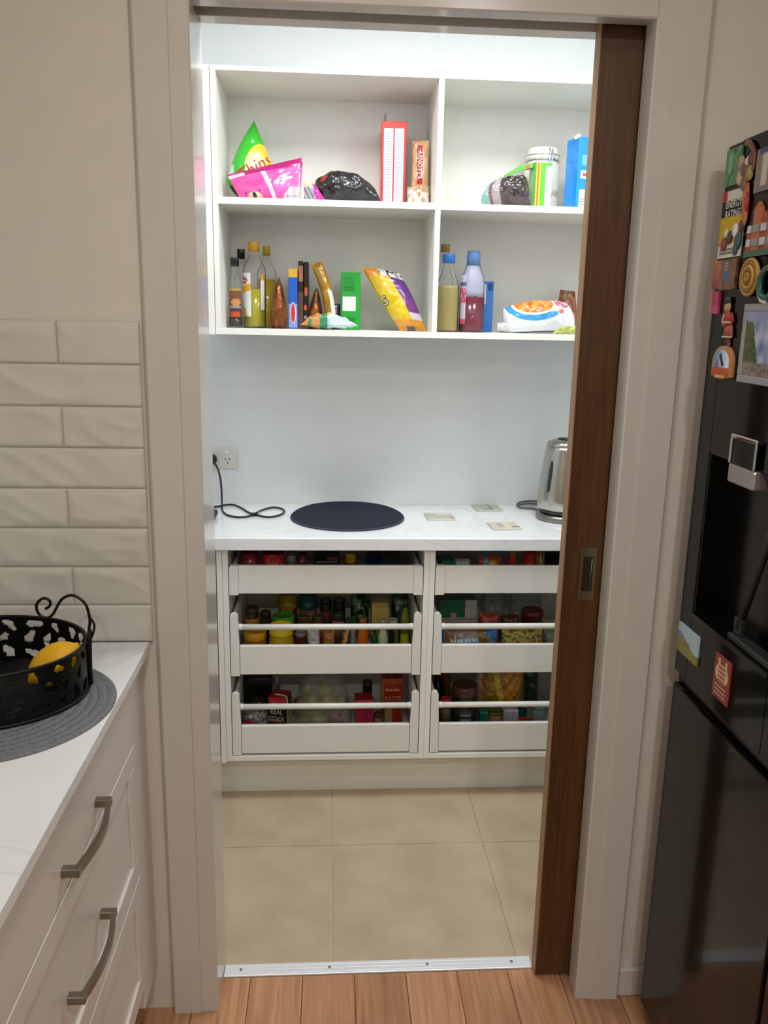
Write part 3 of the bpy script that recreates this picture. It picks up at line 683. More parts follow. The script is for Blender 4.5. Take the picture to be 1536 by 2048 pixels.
gm = thing('guard_magnet', 'royal guard figure magnet in red coat and black hat', 'magnet', fpos(-.155, 1.519), 'fridge magnets')
Geo().tube([fpos(-.162, 1.533, .004), fpos(-.161, 1.548, .004), fpos(-.158, 1.558, .004)], [.019, .016, .011], 12, '#b0584c').squash(.006).obj('coat_skirt', MATTE, gm)
Geo().tube([fpos(-.158, 1.553, .004), fpos(-.154, 1.566, .004), fpos(-.152, 1.578, .004)], [.011, .015, .008], 12, '#a92f28').squash(.007).obj('coat', MATTE, gm)
Geo().tube([fpos(-.141, 1.574, .004), fpos(-.136, 1.562, .004), fpos(-.142, 1.552, .004)], [.005, .0055, .004], 8, '#b98a76').tube([fpos(-.166, 1.574, .004), fpos(-.173, 1.562, .004), fpos(-.168, 1.552, .004)], [.005, .0055, .004], 8, '#8f221e').squash(.005).obj('sleeve', MATTE, gm)
Geo().tube([fpos(-.163, 1.533, .004), fpos(-.165, 1.521, .004)], [.009, .007], 8, '#8d2b28').tube([fpos(-.166, 1.522, .004), fpos(-.168, 1.517, .004)], [.007, .006], 8, '#6a5c5c').squash(.004).obj('boots', MATTE, gm)
Geo().tube([fpos(-.151, 1.576, .004), fpos(-.150, 1.585, .004), fpos(-.149, 1.594, .004)], [.008, .0125, .010], 12, '#b39a62').squash(.007).obj('head', MATTE, gm)
Geo().tube([fpos(-.149, 1.591, .004), fpos(-.148, 1.596, .004), fpos(-.148, 1.603, .004)], [.0145, .0125, .010], 12, '#23262a').squash(.007).obj('hat', MATTE, gm)
Geo().box(FF-.0092, FF-.0062, -.146, -.174, 1.5575, 1.5605, 0, '#d7c4a8').box(FF-.0078, FF-.005, -.146, -.181, 1.5325, 1.535, 0, '#d7c4a8').obj('belt', MATTE, gm)
DY_ = -.160
dm = thing('dome_magnet', 'arched souvenir magnet with blue sky scene and orange base', 'magnet', fpos(DY_, 1.462), 'fridge magnets')
arch = [(DY_+.036, 1.464)]+[(DY_+.036*math.cos(PI*i/12), 1.489+.029*math.sin(PI*i/12)) for i in range(13)]+[(DY_-.036, 1.464), (DY_, 1.459)]
Geo().prism(arch, lambda p, k: fpos(p[0], p[1], 0 if k == 0 else .009), '#b98552').obj('arch_body', MATTE, dm)
inner = [(DY_+.029, 1.480)]+[(DY_+.029*math.cos(PI*i/12), 1.489+.022*math.sin(PI*i/12)) for i in range(13)]+[(DY_-.029, 1.480)]
Geo().prism(inner, lambda p, k: fpos(p[0], p[1], .0089 if k == 0 else .0096), lambda p: mixc('#3f9ac8', '#e9eef0', .35-(p[1]-DY_)*22)).obj('sky_scene', MATTE, dm)
Geo().box(FF-.0112, FF-.009, DY_+.032, DY_-.032, 1.465, 1.4785, .001, '#b4551f').obj('name_plate', MATTE, dm)
Geo().prism([(DY_+.02, 1.480), (DY_+.014, 1.4945), (DY_+.008, 1.480)], lambda p, k: fpos(p[0], p[1], .0096 if k == 0 else .011), '#8f5a86').prism([(DY_+.007, 1.500), (DY_+.002, 1.505), (DY_-.012, 1.484), (DY_-.006, 1.482)], lambda p, k: fpos(p[0], p[1], .0096 if k == 0 else .011), '#2b3540').obj('peak', MATTE, dm)
Geo().box(FF-.012, FF-.009, DY_+.018, DY_-.018, 1.4605, 1.4665, .001, '#c9a66a').obj('gold_band', MATTE, dm)
pm = thing('photo_frame_magnet', 'silver framed mountain valley photo on the fridge door', 'photo frame', fpos(-.265, 1.459), 'fridge magnets')
FA, FB, FC, FD = -.216, -.335, 1.459, 1.59
for b in ((FA, FB, FC, FC+.012), (FA, FB, FD-.012, FD), (FA, FA-.012, FC+.012, FD-.012), (FB+.012, FB, FC+.012, FD-.012)): Geo().box(FF-.006, FF-.0004, b[0], b[1], b[2], b[3], .001).obj('frame_bar', mat('silver_frame', '#a9adb0', .35, .6), pm)
def valley(u, v):
    if v > .86-.1*nz(u, v, 3) : return '#9aa0c4'
    if u < .18+.45*(1-v) and v > .22: return mixc('#39421d', '#56642f', .5+nz(u, v, 12))
    if v < .22: return mixc('#6e5f58', '#9a8c84', .5+nz(u, v, 14))
    return mixc('#5f76a8', '#c6cede', .5+nz(u, v, 4)+.3*(v-.5))
g = Geo(); card_grid(lambda u, v: fpos(lerp(FA-.012, FB+.012, u), lerp(FC+.012, FD-.012, v), .004), valley, 36, 40, g); g.obj('photo', GLOSS, pm)
magnet('landscape_magnet', 'small blue sky and green field picture magnet under the dispenser', -.090, -.181, .911, .970, .004,
       lambda u, v: mixc('#6f8a2a', '#8a6a30', .5+nz(u, v, 7)) if v < .42+.12*math.sin(u*5) else ('#6d7f92' if v < .62+.1*math.sin(u*7+1) and u < .6 else '#a9c0cc'), 24, 24)
pc = magnet('card_magnet', 'dull red card magnet with cream pot shape below the dispenser', -.252, -.312, .890, .972, .0025,
       lambda u, v: '#d2b183' if (ell(u, v, .5, .6, .42, .22) or (.2 < u < .34 and .6 < v < .95) or (.66 < u < .8 and .6 < v < .95)) else '#8d3b35', 30, 40, m=MATTE)
scribble(pc, 4, .026, .034, lambda x, y: fpos(-.282-x, .938+y, .003), '#a8614c', 2); scribble(pc, 3, .044, .024, lambda x, y: fpos(-.282-x, .907+y, .003), '#c99a84', 3)

# ================================================================== LEFT BENCH: mat, basket, lemon
MC = (-.488, -.305, .9); MR = .196
pm_ = thing('placemat', 'round grey woven placemat under the black basket', 'placemat', MC)
WOV = mat('grey_weave', '#727478', .8, var=.25, scale=260, bump=.6, bscale=320)
nr = 13
for q in range(nr):
    r0 = MR*(1-q/nr); rr = MR/nr
    Geo().lathe(MC[0], MC[1], [(r0-rr*1.0, .9003), (r0, .9003), (r0, .9022), (r0-rr*.25, .9042), (r0-rr*.75, .9042), (r0-rr, .9024)], 72).obj('woven_ring', WOV, pm_) if q < nr-1 else Geo().lathe(MC[0], MC[1], [(r0, .9003), (r0, .903), (.001, .9042)], 40).obj('woven_ring', WOV, pm_)
BC = (-.520, -.262); BA, BB = .172, .143; BZ0, BZ1 = .9078, .995
bk = thing('fruit_basket', 'black pierced metal fruit basket with scrolled wire handle', 'basket', (BC[0], BC[1], .9045))
def bpt(a, r=1., z=0.): return (BC[0]+BA*r*math.cos(a), BC[1]+BB*r*math.sin(a), z)
random.seed(21)
holes = []
for i in range(24):
    for j in range(3):
        holes.append(((i+.5*(j % 2)+random.uniform(-.22, .22))/24, (j+.6+random.uniform(-.12, .12))/3.1, random.uniform(.010, .0165), random.uniform(.006, .011), random.uniform(0, PI)))
per = 2*PI*math.sqrt((BA**2+BB**2)/2); H = BZ1-BZ0
def solid(s, v):
    if v < .09 or v > .93: return True
    for (hs, hv, a, b, ro) in holes:
        dx = (s-hs+.5) % 1-.5; x = dx*per; y = (v-hv)*H
        if abs(x) > .02 or abs(y) > .02: continue
        c, sn = math.cos(ro), math.sin(ro); X = x*c+y*sn; Y = -x*sn+y*c
        e = (X/a)**2+(Y/b)**2+.35*math.sin(3*math.atan2(Y, X)+hs*50)
        if e < 1: return False
    return True
NU, NV = 420, 44; idx = {}; g = Geo(); vs = []; fs = []
def vid(i, j, k):
    key = (i % NU, j, k)
    if key not in idx:
        idx[key] = len(vs); a = 2*PI*(i % NU)/NU; vs.append(bpt(a, 1. if k == 0 else .989, lerp(BZ0, BZ1, j/NV)))
    return idx[key]
keep = [[solid((i+.5)/NU, (j+.5)/NV) for j in range(NV)] for i in range(NU)]
for i in range(NU):
    for j in range(NV):
        if not keep[i][j]: continue
        fs.append((vid(i, j, 0), vid(i+1, j, 0), vid(i+1, j+1, 0), vid(i, j+1, 0))); fs.append((vid(i, j, 1), vid(i, j+1, 1), vid(i+1, j+1, 1), vid(i+1, j, 1)))
        for (di, dj, a, b) in ((-1, 0, (i, j), (i, j+1)), (1, 0, (i+1, j), (i+1, j+1)), (0, -1, (i, j), (i+1, j)), (0, 1, (i, j+1), (i+1, j+1))):
            jj = j+dj
            if jj < 0 or jj >= NV or not keep[(i+di) % NU][jj]: fs.append((vid(*a, 0), vid(*b, 0), vid(*b, 1), vid(*a, 1)))
g.add(vs, fs).obj('pierced_wall', BLACKM, bk)
ring = [2*PI*i/72 for i in range(72)]
Geo().tube([bpt(a, 1., BZ1) for a in ring], .0032, 8, closed=True).obj('rim_wire', BLACKM, bk)
Geo().tube([bpt(a, 1., BZ0) for a in ring], .0032, 8, closed=True).obj('base_wire', BLACKM, bk)
# woven mesh floor
g = Geo()
for q in range(-28, 29):
    x = q/29.; c = math.sqrt(1-x*x)
    g.tube([(BC[0]+BA*x, BC[1]-BB*c, BZ0+.002), (BC[0]+BA*x, BC[1]+BB*c, BZ0+.002)], .0009, 4)
    g.tube([(BC[0]-BA*c, BC[1]+BB*x, BZ0+.003), (BC[0]+BA*c, BC[1]+BB*x, BZ0+.003)], .0009, 4)
g.obj('mesh_base', BLACKM, bk)['kind'] = 'stuff'
hy = -.235
hpts = [(-.350, hy, .985), (-.3455, hy, 1.012), (-.343, hy, 1.03), (-.345, hy, 1.047), (-.349, hy, 1.06), (-.359, hy, 1.071), (-.372, hy, 1.076), (-.387, hy, 1.07), (-.397, hy, 1.056), (-.405, hy, 1.042), (-.414, hy, 1.035), (-.424, hy, 1.037), (-.431, hy, 1.046), (-.432, hy, 1.058), (-.426, hy, 1.067), (-.417, hy, 1.071), (-.409, hy, 1.066), (-.409, hy, 1.058), (-.414, hy, 1.053), (-.418, hy, 1.052)]
Geo().tube(smooth_path(hpts, 5), .0026, 8).obj('scroll_handle', BLACKM, bk)
Geo().tube(smooth_path([(2*BC[0]-p[0], -.29, p[2]) for p in hpts], 5), .0026, 8).obj('scroll_handle', BLACKM, bk)
Geo().tube([(-.349, hy, .91), (-.348, hy, .95), (-.347, hy, .99), (-.344, hy, 1.012)], [.005, .0045, .005, .004], 8).obj('handle_strap', BLACKM, bk)
Geo().tube(smooth_path([(-.3425, hy, 1.035), (-.336, hy, 1.022), (-.339, hy, 1.005), (-.3455, hy, .994)], 4), [.0022]*13, 6).obj('leaf_loop', BLACKM, bk)
# lemon
lem = thing('lemon', 'single yellow lemon in the black basket', 'lemon', (-.40, -.245, .91))
prof = [(.0005, -.054), (.006, -.053), (.0085, -.049), (.014, -.045), (.024, -.036), (.031, -.022), (.0345, -.004), (.033, .014), (.027, .029), (.017, .040), (.011, .045), (.008, .050), (.0006, .0515)]
dirv = Vector((.80, .20, .56)).normalized(); M = Matrix.Translation((-.402, -.25, .956)) @ dirv.to_track_quat('Z', 'Y').to_matrix().to_4x4()
Geo().lathe(0, 0, prof, 32, M=M).obj('rind', mat('lemon_rind', '#e2ab0c', .38, var=.08, scale=20, bump=.35, bscale=260, color2='#ecbe1e'), lem)
Geo().lathe(0, 0, [(.0035, .0505), (.004, .053), (.002, .0535)], 10, M=M).obj('stem_scar', mat('stem_brown', '#8a6a22', .7), lem)

# ================================================================== SHELF GOODS
def P(x, z, y=1.1): return (x, y, z)
TS, BS = ZM1+.0006, ZL1+.0006
# --- top left bay
def c_green(u, v, s, p):
    if s > 0 and ell(p.x, p.z, -.146, 2.005, .040, .060, -.25): return mixc('#f2cf3a', '#f4e3b4', 1-((p.x+.165)**2+(p.z-2.0)**2)/.0022)
    if p.x < -.222 and 1.965 < p.z < 2.0: return '#cfe8d6'
    if p.z < 1.94 and p.x < -.20: return '#143a12'
    return '#36c22e'
gp = thing('chip_packet', 'bright green chip packet with yellow oval, leaning in the top left corner', 'packet', (-.17, 1.15, TS))
q = Pouch(P(-.247, 1.955, 1.13), P(-.185, TS+.006, 1.11), P(-.098, 1.985, 1.13), P(-.163, 2.137, 1.17), .075, c_green, 90, 90, wr=.004, ws=14, bow=(.05, .05, .0, .10), seed=3)
q.obj('bag_film', FOIL, gp)
q.letters(gp, 'Thins', -.156, 1.990, .062, '#c03a28', rot=.62, sx=.85, bold=-.004, shear=.22)
def c_pink(u, v, s, p):
    if v > .78: return '#b00c70' if u > .22 or v > .93 else '#f4c9e0'
    if .43-.06*(v-.5) < u-.10*(1-v) < .49-.06*(v-.5): return '#dfe4ea'
    if ell(u, v, .265, .10, .034, .12): return '#231a1e'
    if ell(u, v, .27, .0, .13, .22): return '#e8cfa0'
    if ell(u, v, .14, .2, .012, .04) or ell(u, v, .36, .24, .012, .04): return '#4a1a38'
    if u > .72 and v < .32 and u-.5*v > .68: return '#c9c4cc' if (u*9) % 1 > .25 else '#b9a0b4'
    return mixc('#f05aa6', '#dd4796', .5+1.4*nz(u, v, 5))
pk = thing('snack_pouch', 'hot pink zip pouch with white strip, tilted in front of green packet', 'packet', (-.12, 1.05, TS))
q = Pouch(P(-.195, TS, 1.035), P(-.018, TS, 1.03), P(-.011, 2.018, 1.065), P(-.238, 1.962, 1.065), .045, c_pink, 130, 80, wr=.003, ws=12, seed=5, crimp=.12)
q.obj('bag_film', FOIL, pk)
def c_ps(u, v, s, p): return '#e8d3a6' if (v > .6 and u < .6) else ('#dc1f96' if u > .55 else ('#b9b6c2' if int(u*9+v*4) % 2 else '#7a7484'))
q = Pouch(P(-.005, TS, .995), P(.060, TS, .995), P(.030, 1.93, 1.005), P(-.006, 1.952, 1.005), .025, c_ps, 24, 24, wr=.006, ws=40, seed=9)
q.obj('wrapper', FOIL, label='small crumpled pink and silver wrapper between pink pouch and black bag', cat='wrapper')
def c_blk(u, v, s, p): return '#b4341f' if ell(u, v, .16, .72, .05, .12) and s > 0 else ('#17181a' if nz(u, v, 6, 2) < .3 else '#242629')
q = Pouch(P(.030, TS, 1.06), P(.230, TS, 1.06), P(.190, 1.950, 1.08), P(.028, 1.955, 1.08), .095, c_blk, 44, 34, wr=.010, ws=20, seed=12, bow=(0, .03, .34, .03), pw=3)
q.obj('plastic_bag', mat('black_film', rough=.34, attr=True, var=.1, coat=.5, bump=.5, bscale=30), label='crumpled shiny black plastic bag on the top left shelf', cat='bag')
rb = carton('food_box', 'tall red box with two white text panels on the top left shelf', 'box', .230, .306, 1.09, .17, TS, 2.133, '#d8322a', prints=((.10, .47, .07, .92, '#e4e2ec'), (.53, .90, .07, .92, '#e4e2ec')), rot=-2)
for k_, (u0, sd) in enumerate(((.2517, 4), (.2843, 5))): scribble(rb, 26, .021, .19, lambda x, y: rz(.268, 1.175, -2) @ Vector((u0+x, 1.0882, 2.008+y)), '#c3bfd0', sd)
Geo().prism([(0, 0), (.014, 0), (.009, .033), (.007, .033)], lambda p, k: (.2315+p[0], 1.115+.001*k+.3*p[1], 2.133+p[1])).obj('open_flap', mat('grey_card', '#8f8480', .7), rb)
ar = thing('biscuit_packet', 'beige biscuit roll packet with red lettering band beside the red box', 'packet', (.35, 1.1, TS))
def c_arn(u, v, s, p):
    if s > 0 and abs(p.x-.3445) < .0085 and 1.952 < p.z < 2.068: return '#b3202a'
    return mixc('#c79a6a', '#d8b48a', .5+nz(u, v, 7))
q = Pouch(P(.321, 1.925, 1.09), P(.374, 1.925, 1.09), P(.374, 2.086, 1.11), P(.322, 2.082, 1.11), .045, c_arn, 40, 40, wr=.003, ws=30, pw=3, seed=15)
q.obj('bag_film', FOIL, ar)
q.letters(ar, "ARNOTT'S", .3445, 2.010, .0175, '#f0e6dc', rot=-PI/2, bold=.02)
def c_tw(u, v, s, p): return '#e9e2d8' if nz(u, v, 5, 4) > -.05 and v < .8 else ('#c2473a' if abs(u-.55) < .02 else '#d2ae86')
q = Pouch(P(.309, TS, 1.075), P(.376, TS, 1.075), P(.378, 1.952, 1.10), P(.309, 1.946, 1.10), .05, c_tw, 26, 26, wr=.008, ws=45, seed=18)
q.obj('twisted_end', FOIL, ar)
# --- top right bay
def c_date(u, v, s, p):
    if u < .17: return '#7fb8ae'
    if u < .25: return '#7d4a52'
    if u < .40: return '#a59c9e'
    return mixc('#1d1114', '#4a3436', .5+1.2*nz(u, v, 8))
q = Pouch(P(.542, TS, 1.06), P(.684, TS, 1.03), P(.672, 1.975, 1.06), P(.572, 1.945, 1.09), .10, c_date, 44, 34, wr=.009, ws=34, seed=22, bow=(0, .02, .12, .12), pw=3)
q.obj('date_bag', mat('wet_film', rough=.12, attr=True, var=.05, coat=1.), label='clear bag of dark brown dried fruit with teal end', cat='bag')
gb = carton('food_box', 'lime green box with orange stripes, open flap and white edge', 'box', .692, .748, 1.055, .052, TS, 2.024, '#62c23a', rot=4,
            prints=((0, .12, 0, 1, '#3fa03a'), (.12, .19, 0, 1, '#e8c83a'), (.19, .29, 0, 1, '#e0702a'), (.29, .36, 0, 1, '#e8d34a'), (.66, 1., 0, .93, '#dcd4ea')))
Geo().prism([(.692, 2.023), (.692, 2.010), (.665, 2.005), (.612, 1.982), (.610, 1.990), (.66, 2.018)], lambda p, k: (p[0], 1.06+.04*k, p[1]), '#5fb83c').obj('open_flap', GLOSS, gb)
Geo().box(.668, .682, 1.0592, 1.09, 2.0072, 2.0172, 0, '#e0702a').obj('flap_stripe', MATTE, gb)
scribble(gb, 1, .045, .006, lambda x, y: (.7215-y, 1.0585, 1.955+x), '#2a5a20', 11)
ja = thing('canister', 'white ceramic sugar canister with clip-top lid behind the green box', 'canister', (.745, 1.17, TS))
CER = mat('white_ceramic', '#e2dfd2', .2, var=.02, coat=.4)
Geo().lathe(.745, 1.17, [(.050, TS), (.055, TS+.006), (.055, 2.030), (.050, 2.042), (.047, 2.046)], 36).obj('body', CER, ja)
Geo().lathe(.745, 1.17, [(.052, 2.0475), (.0545, 2.050), (.0545, 2.062), (.052, 2.066), (.050, 2.068), (.0505, 2.078), (.045, 2.084), (.01, 2.086)], 36).obj('lid', CER, ja)
Geo().tube([(.745+.0555*math.cos(2*PI*i/32), 1.17+.0555*math.sin(2*PI*i/32), 2.0465) for i in range(32)], .0016, 6, closed=True).tube([(.745+.0555*math.cos(2*PI*i/32), 1.17+.0555*math.sin(2*PI*i/32), 2.061) for i in range(32)], .0014, 6, closed=True).obj('wire_ring', CHROME, ja)
Geo().tube([(.752, 1.113, 2.078), (.757, 1.110, 2.062), (.752, 1.108, 2.040), (.749, 1.110, 2.02), (.757, 1.107, 2.005)], .0022, 6).tube([(.762, 1.114, 2.075), (.764, 1.110, 2.055), (.760, 1.108, 2.035), (.757, 1.107, 2.005)], .002, 6).obj('clip', CHROME, ja)
letters(ja, 'SUGAR', .030, lambda a, b: (.745+.056*math.sin((a+.012)/.056), 1.17-.056*math.cos((a+.012)/.056), 1.945+b), '#b3a98e')
mk = carton('milk_carton', 'tall bright blue drink carton with white panels next to the door edge', 'carton', .812, .892, 1.045, .07, TS, 2.098, '#1c92f4', rot=17,
            prints=((.16, .80, .62, .76, '#6fb6ee'), (.13, .95, .44, .55, '#f0ecf0'), (.12, .55, .2, .29, '#c8dcf2'), (.12, .95, .05, .2, '#efe4e8')))
scribble(mk, 1, .05, .016, lambda x, y: rz(.852, 1.08, 17) @ Vector((.855+x, 1.0428, 1.991+y)), '#c23a4a', 8)
scribble(mk, 3, .06, .022, lambda x, y: rz(.852, 1.08, 17) @ Vector((.854+x, 1.0428, 1.913+y)), '#b99aa4', 9)
Geo().lathe(0, 0, [(.010, 0), (.0105, .002), (.0105, .009), (.009, .011), (.001, .0112)], 18, '#f1f1ee', M=Matrix.Translation((.8235, 1.052, 2.095)) @ Matrix.Rotation(R(-30), 4, 'Y')).obj('cap', GLOSS, mk)
# --- lower left bay
CLR = film('bottle_glass', '#c9d2c6', .05, .05)
SOY = mat('soy_liquid', '#2a1410', .15, var=.1); OIL = film('oil_liquid', '#aaa51a', .8, .1); OIL2 = film('mustard_oil', '#c9a60a', .95, .1)
sb = bottle('sauce_bottle', 'small clear sauce bottle with black cap, front left of the lower shelf', 'bottle', -.223, 1.09, BS, .0215, .212, CLR, '#15171a', .022, .0135, .17, SOY, .64, .5)
g = Geo(); vs = []; fs = []; cs = []
for j in range(25):
    for i in range(13):
        a = R(lerp(-48, 60, i/12)); v = j/24; u_ = i/12; vs.append((-.223+.0219*math.sin(a), 1.09-.0219*math.cos(a), BS+.033+v*.085))
        cs.append('#bf4a26' if (v < .2 and .15 < u_ < .85) else ('#c98a4a' if ell(u_, v, .55, .52, .4, .14) else ('#8f8f92' if abs(v-.36) < .03 else ('#c2a040' if v > .92 else ('#7a4a34' if v > .62 else '#4a3230')))))
for j in range(24):
    for i in range(12): a = j*13+i; fs.append((a, a+1, a+14, a+13))
g.add(vs, fs, cs).obj('picture_label', MATTE, sb)
bottle('sauce_bottle', 'taller clear bottle with black cap behind the small sauce bottle', 'bottle', -.214, 1.20, BS, .024, .245, CLR, '#15171a', .026, .0125, .0, None, .62, .45)
ob = bottle('oil_bottle', 'large clear oil bottle with yellow cap and white label', 'bottle', -.166, 1.125, BS, .0355, .262, CLR, '#dfa52a', .024, .0175, .50, OIL, .74, .44)
def band(parent, x, y, r, a0, a1, z0, z1, colfn, nu=14, nv=30):
    g = Geo(); card_grid(lambda u, v: (x+r*math.sin(R(lerp(a0, a1, u))), y-r*math.cos(R(lerp(a0, a1, u))), lerp(z0, z1, v)), colfn, nu, nv, g); return g.obj('paper_label', MATTE, parent)
band(ob, -.166, 1.125, .0362, -80, -14, BS+.035, BS+.168, lambda u, v: '#cf3a2a' if ell(u, v, .30, .82, .42, .085) else ('#e5a51c' if 0 < v-.52-.08*u < .17 or (v < .22 and u < .7-v) else '#e6eae8'))
band(ob, -.166, 1.125, .0362, 38, 62, BS+.055, BS+.165, lambda u, v: '#e0a022' if v > .8 else '#e3e6e2', 6, 20)
scribble(ob, 1, .02, .008, lambda a, b: (-.166+.0368*math.sin(R(-56)+a/.0368), 1.125-.0368*math.cos(R(-56)+a/.0368), BS+.1445+b), '#f3e6e0', 12)
bottle('oil_bottle', 'full mustard yellow oil bottle behind the large clear one', 'bottle', -.133, 1.205, BS, .031, .256, CLR, '#c9ac10', .024, .012, .66, OIL2, .72, .4)
def c_cop(u, v, s, p): return mixc('#54280c', '#9a5a28', .5+1.1*nz(u, v, 4, p.x*40)+.2*(u-.5))
COP = mat('copper_foil', rough=.3, attr=True, var=.08, metal=.35)
q = Pouch(P(-.1125, BS, 1.07), P(-.0615, BS, 1.07), P(-.0855, 1.668, 1.10), P(-.0895, 1.668, 1.10), .08, c_cop, 20, 34, wr=.004, ws=26, pw=2.5, seed=31, bow=(0, .16, 0, .16))
q.obj('stand_up_pouch', COP, label='copper brown foil pouch left of the blue box', cat='pouch')
bb = carton('slim_box', 'slim bright blue box with yellow top and red oval', 'box', -.0565, -.0285, 1.08, .14, BS, 1.696, '#1d5fc4', prints=((0, 1, .86, 1, '#dba928'), (.02, .98, .02, .42, '#7c9be0')))
Geo().prism([(.009*math.cos(2*PI*i/20), .033*math.sin(2*PI*i/20)) for i in range(20)], lambda p, k: (-.0425+p[0], 1.0795-.0012*k, 1.562+p[1]), '#e8dce0').obj('oval_rim', MATTE, bb)
Geo().prism([(.0065*math.cos(2*PI*i/20), .029*math.sin(2*PI*i/20)) for i in range(20)], lambda p, k: (-.0425+p[0], 1.0785-.001*k, 1.562+p[1]), '#cf2f38').obj('red_oval', MATTE, bb)
carton('slim_box', 'dark chocolate brown slim box with tan pictures right of the blue box', 'box', -.0265, -.0110, 1.085, .13, BS, 1.720, '#2c1a15', rot=0, prints=((.1, .95, .7, .93, '#a06a4a'), (.0, 1, 0, .55, '#5a3a30')))
carton('slim_box', 'black slim box with orange marks beside the chocolate brown one', 'box', -.0100, .0060, 1.09, .13, BS, 1.718, '#1d1512', prints=((.2, .75, .5, .62, '#b3532a'), (.1, .6, .28, .36, '#c25a2c'), (.1, .6, .15, .2, '#8c8a88'), (0, 1, 0, .14, '#4a302a')))
q = Pouch(P(.002, BS, 1.10), P(.047, BS, 1.10), P(.034, 1.640, 1.13), P(.028, 1.640, 1.13), .07, c_cop, 20, 34, wr=.004, ws=26, pw=2.5, seed=37, bow=(0, .16, 0, .16))
q.obj('stand_up_pouch', COP, label='copper brown foil pouch behind the gold packet', cat='pouch')
def c_gold(u, v, s, p): return '#e4e2d4' if (u > .62 and v < .55) else mixc('#8a6208', '#b58414', .5+nz(u, v, 5))
q = Pouch(P(.058, 1.53, 1.07), P(.092, 1.53, 1.07), P(.046, 1.722, 1.09), P(.013, 1.708, 1.09), .035, c_gold, 26, 40, wr=.003, ws=20, seed=41, bow=(0, .35, 0, -.35))
q.obj('gold_packet', FOIL, label='tall curved gold packet with white edge leaning right', cat='packet')
def c_mix(u, v, s, p): return '#d28a48' if u < .34 and nz(u, v, 9) > -.3 else ('#2f8a5a' if u < .47 else ('#e0b84a' if u < .54 and v > .4 else mixc('#a9c9de', '#e0e8ec', .5+nz(u, v, 9))))
q = Pouch(P(-.018, BS, 1.02), P(.160, BS, 1.02), P(.105, 1.532, 1.05), P(.012, 1.538, 1.05), .05, c_mix, 50, 22, wr=.006, ws=40, seed=44, bow=(0, 0, .25, 0))
q.obj('open_packet', FOIL, label='flattened orange, green and pale blue packet lying at the shelf front', cat='packet')
q = Pouch(P(.078, BS, 1.12), P(.106, BS, 1.12), P(.106, 1.592, 1.13), P(.080, 1.594, 1.13), .02, lambda u, v, s, p: '#b3342a' if ell(u, v, .5, .5, .2, .28) else '#12305c', 16, 20, wr=.002)
q.obj('small_packet', FOIL, label='small navy packet with red mark tucked left of the green box', cat='packet')
gx = carton('food_box', 'plain mid green box with white square label', 'box', .108, .169, 1.09, .10, BS, 1.690, '#27a03a', prints=((.08, .76, .33, .58, '#e4e6e0'), (.1, .62, .76, .92, '#1f8a32')))
scribble(gx, 3, .036, .016, lambda x, y: (.133+x, 1.0885, 1.641+y), '#1f8030', 5); scribble(gx, 3, .04, .018, lambda x, y: (.135+x, 1.0885, 1.546+y), '#1f8030', 6)
Geo().box(.169, .1695, 1.10, 1.16, 1.53, 1.675, 0, '#4fc25e').obj('tear_edge', MATTE, gx)
def c_chip(u, v, s, p):
    if v > .86: return '#e08a2a' if u < .4 else ('#d9d9dc' if nz(u, v, 14) > -.15 else '#3a3540')
    if u > .60 and v > .28: return mixc('#4d2f80', '#8a3a8c', 1.1-v)
    if u > .60 and v > .16: return '#d9d2da'
    if v < .16: return '#e2992a' if v > .06 or u < .3 or u > .6 else '#6a6460'
    return mixc('#e0c314', '#c9921a', max(0, v-.55)*2+.6*nz(u, v, 4))
ch = thing('chip_packet', 'yellow and purple chip packet leaning in the lower left bay', 'packet', (.28, 1.1, BS))
q = Pouch(P(.296, BS, 1.06), P(.377, BS, 1.06), P(.292, 1.690, 1.10), P(.173, 1.706, 1.10), .065, c_chip, 90, 120, wr=.007, ws=11, seed=51, bow=(0, .1, .02, .05))
q.obj('bag_film', FOIL, ch)
q.letters(ch, 'S', .2445, 1.603, .040, '#1d1a18', rot=.5, bold=.05, lift=.0022); q.letters(ch, 'S', .2445, 1.603, .040, '#efece4', rot=.5, bold=.0, lift=.0032)
# --- lower right bay
WIN = film('straw_liquid', '#b0a05a', .7, .1); RED = mat('red_cordial', '#6a0f1e', .12, var=.06)
LAV = film('lavender_plastic', '#c6c8e4', .05, .12); BLUC = mat('blue_cap_plastic', '#6f9cd6', .25, var=.02, trans=.2)
bottle('vinegar_bottle', 'clear bottle of pale yellow liquid with blue cap beside the divider', 'bottle', .443, 1.07, BS, .0365, .236, CLR, '#2c78cc', .022, .0205, .66, WIN, .62, .46)
bottle('wine_bottle', 'clear bottle with gold cap standing behind the blue-capped bottle', 'bottle', .447, 1.19, BS, .030, .275, CLR, '#a98a3a', .02, .0155, .5, WIN, .55, .42)
cb = thing('cordial_bottle', 'lavender tinted bottle of dark red cordial with pale blue cap', 'bottle', (.523, 1.08, BS))
Geo().lathe(.523, 1.08, [(.036, BS), (.039, BS+.008), (.039, BS+.10), (.0375, BS+.125), (.0385, BS+.15), (.034, BS+.172), (.026, BS+.19), (.022, BS+.205), (.0205, BS+.215)], 30).obj('bottle_body', LAV, cb)
Geo().lathe(.523, 1.08, [(.0365, BS+.112), (.0368, BS+.126), (.0375, BS+.15), (.033, BS+.172), (.025, BS+.19), (.021, BS+.204)], 30).obj('milky_shoulder', film('milky_lavender', '#cfd0ea', .5, .2), cb)
Geo().lathe(.523, 1.08, [(.034, BS+.002), (.0372, BS+.009), (.0372, BS+.108), (.001, BS+.1085)], 30).obj('liquid', RED, cb)
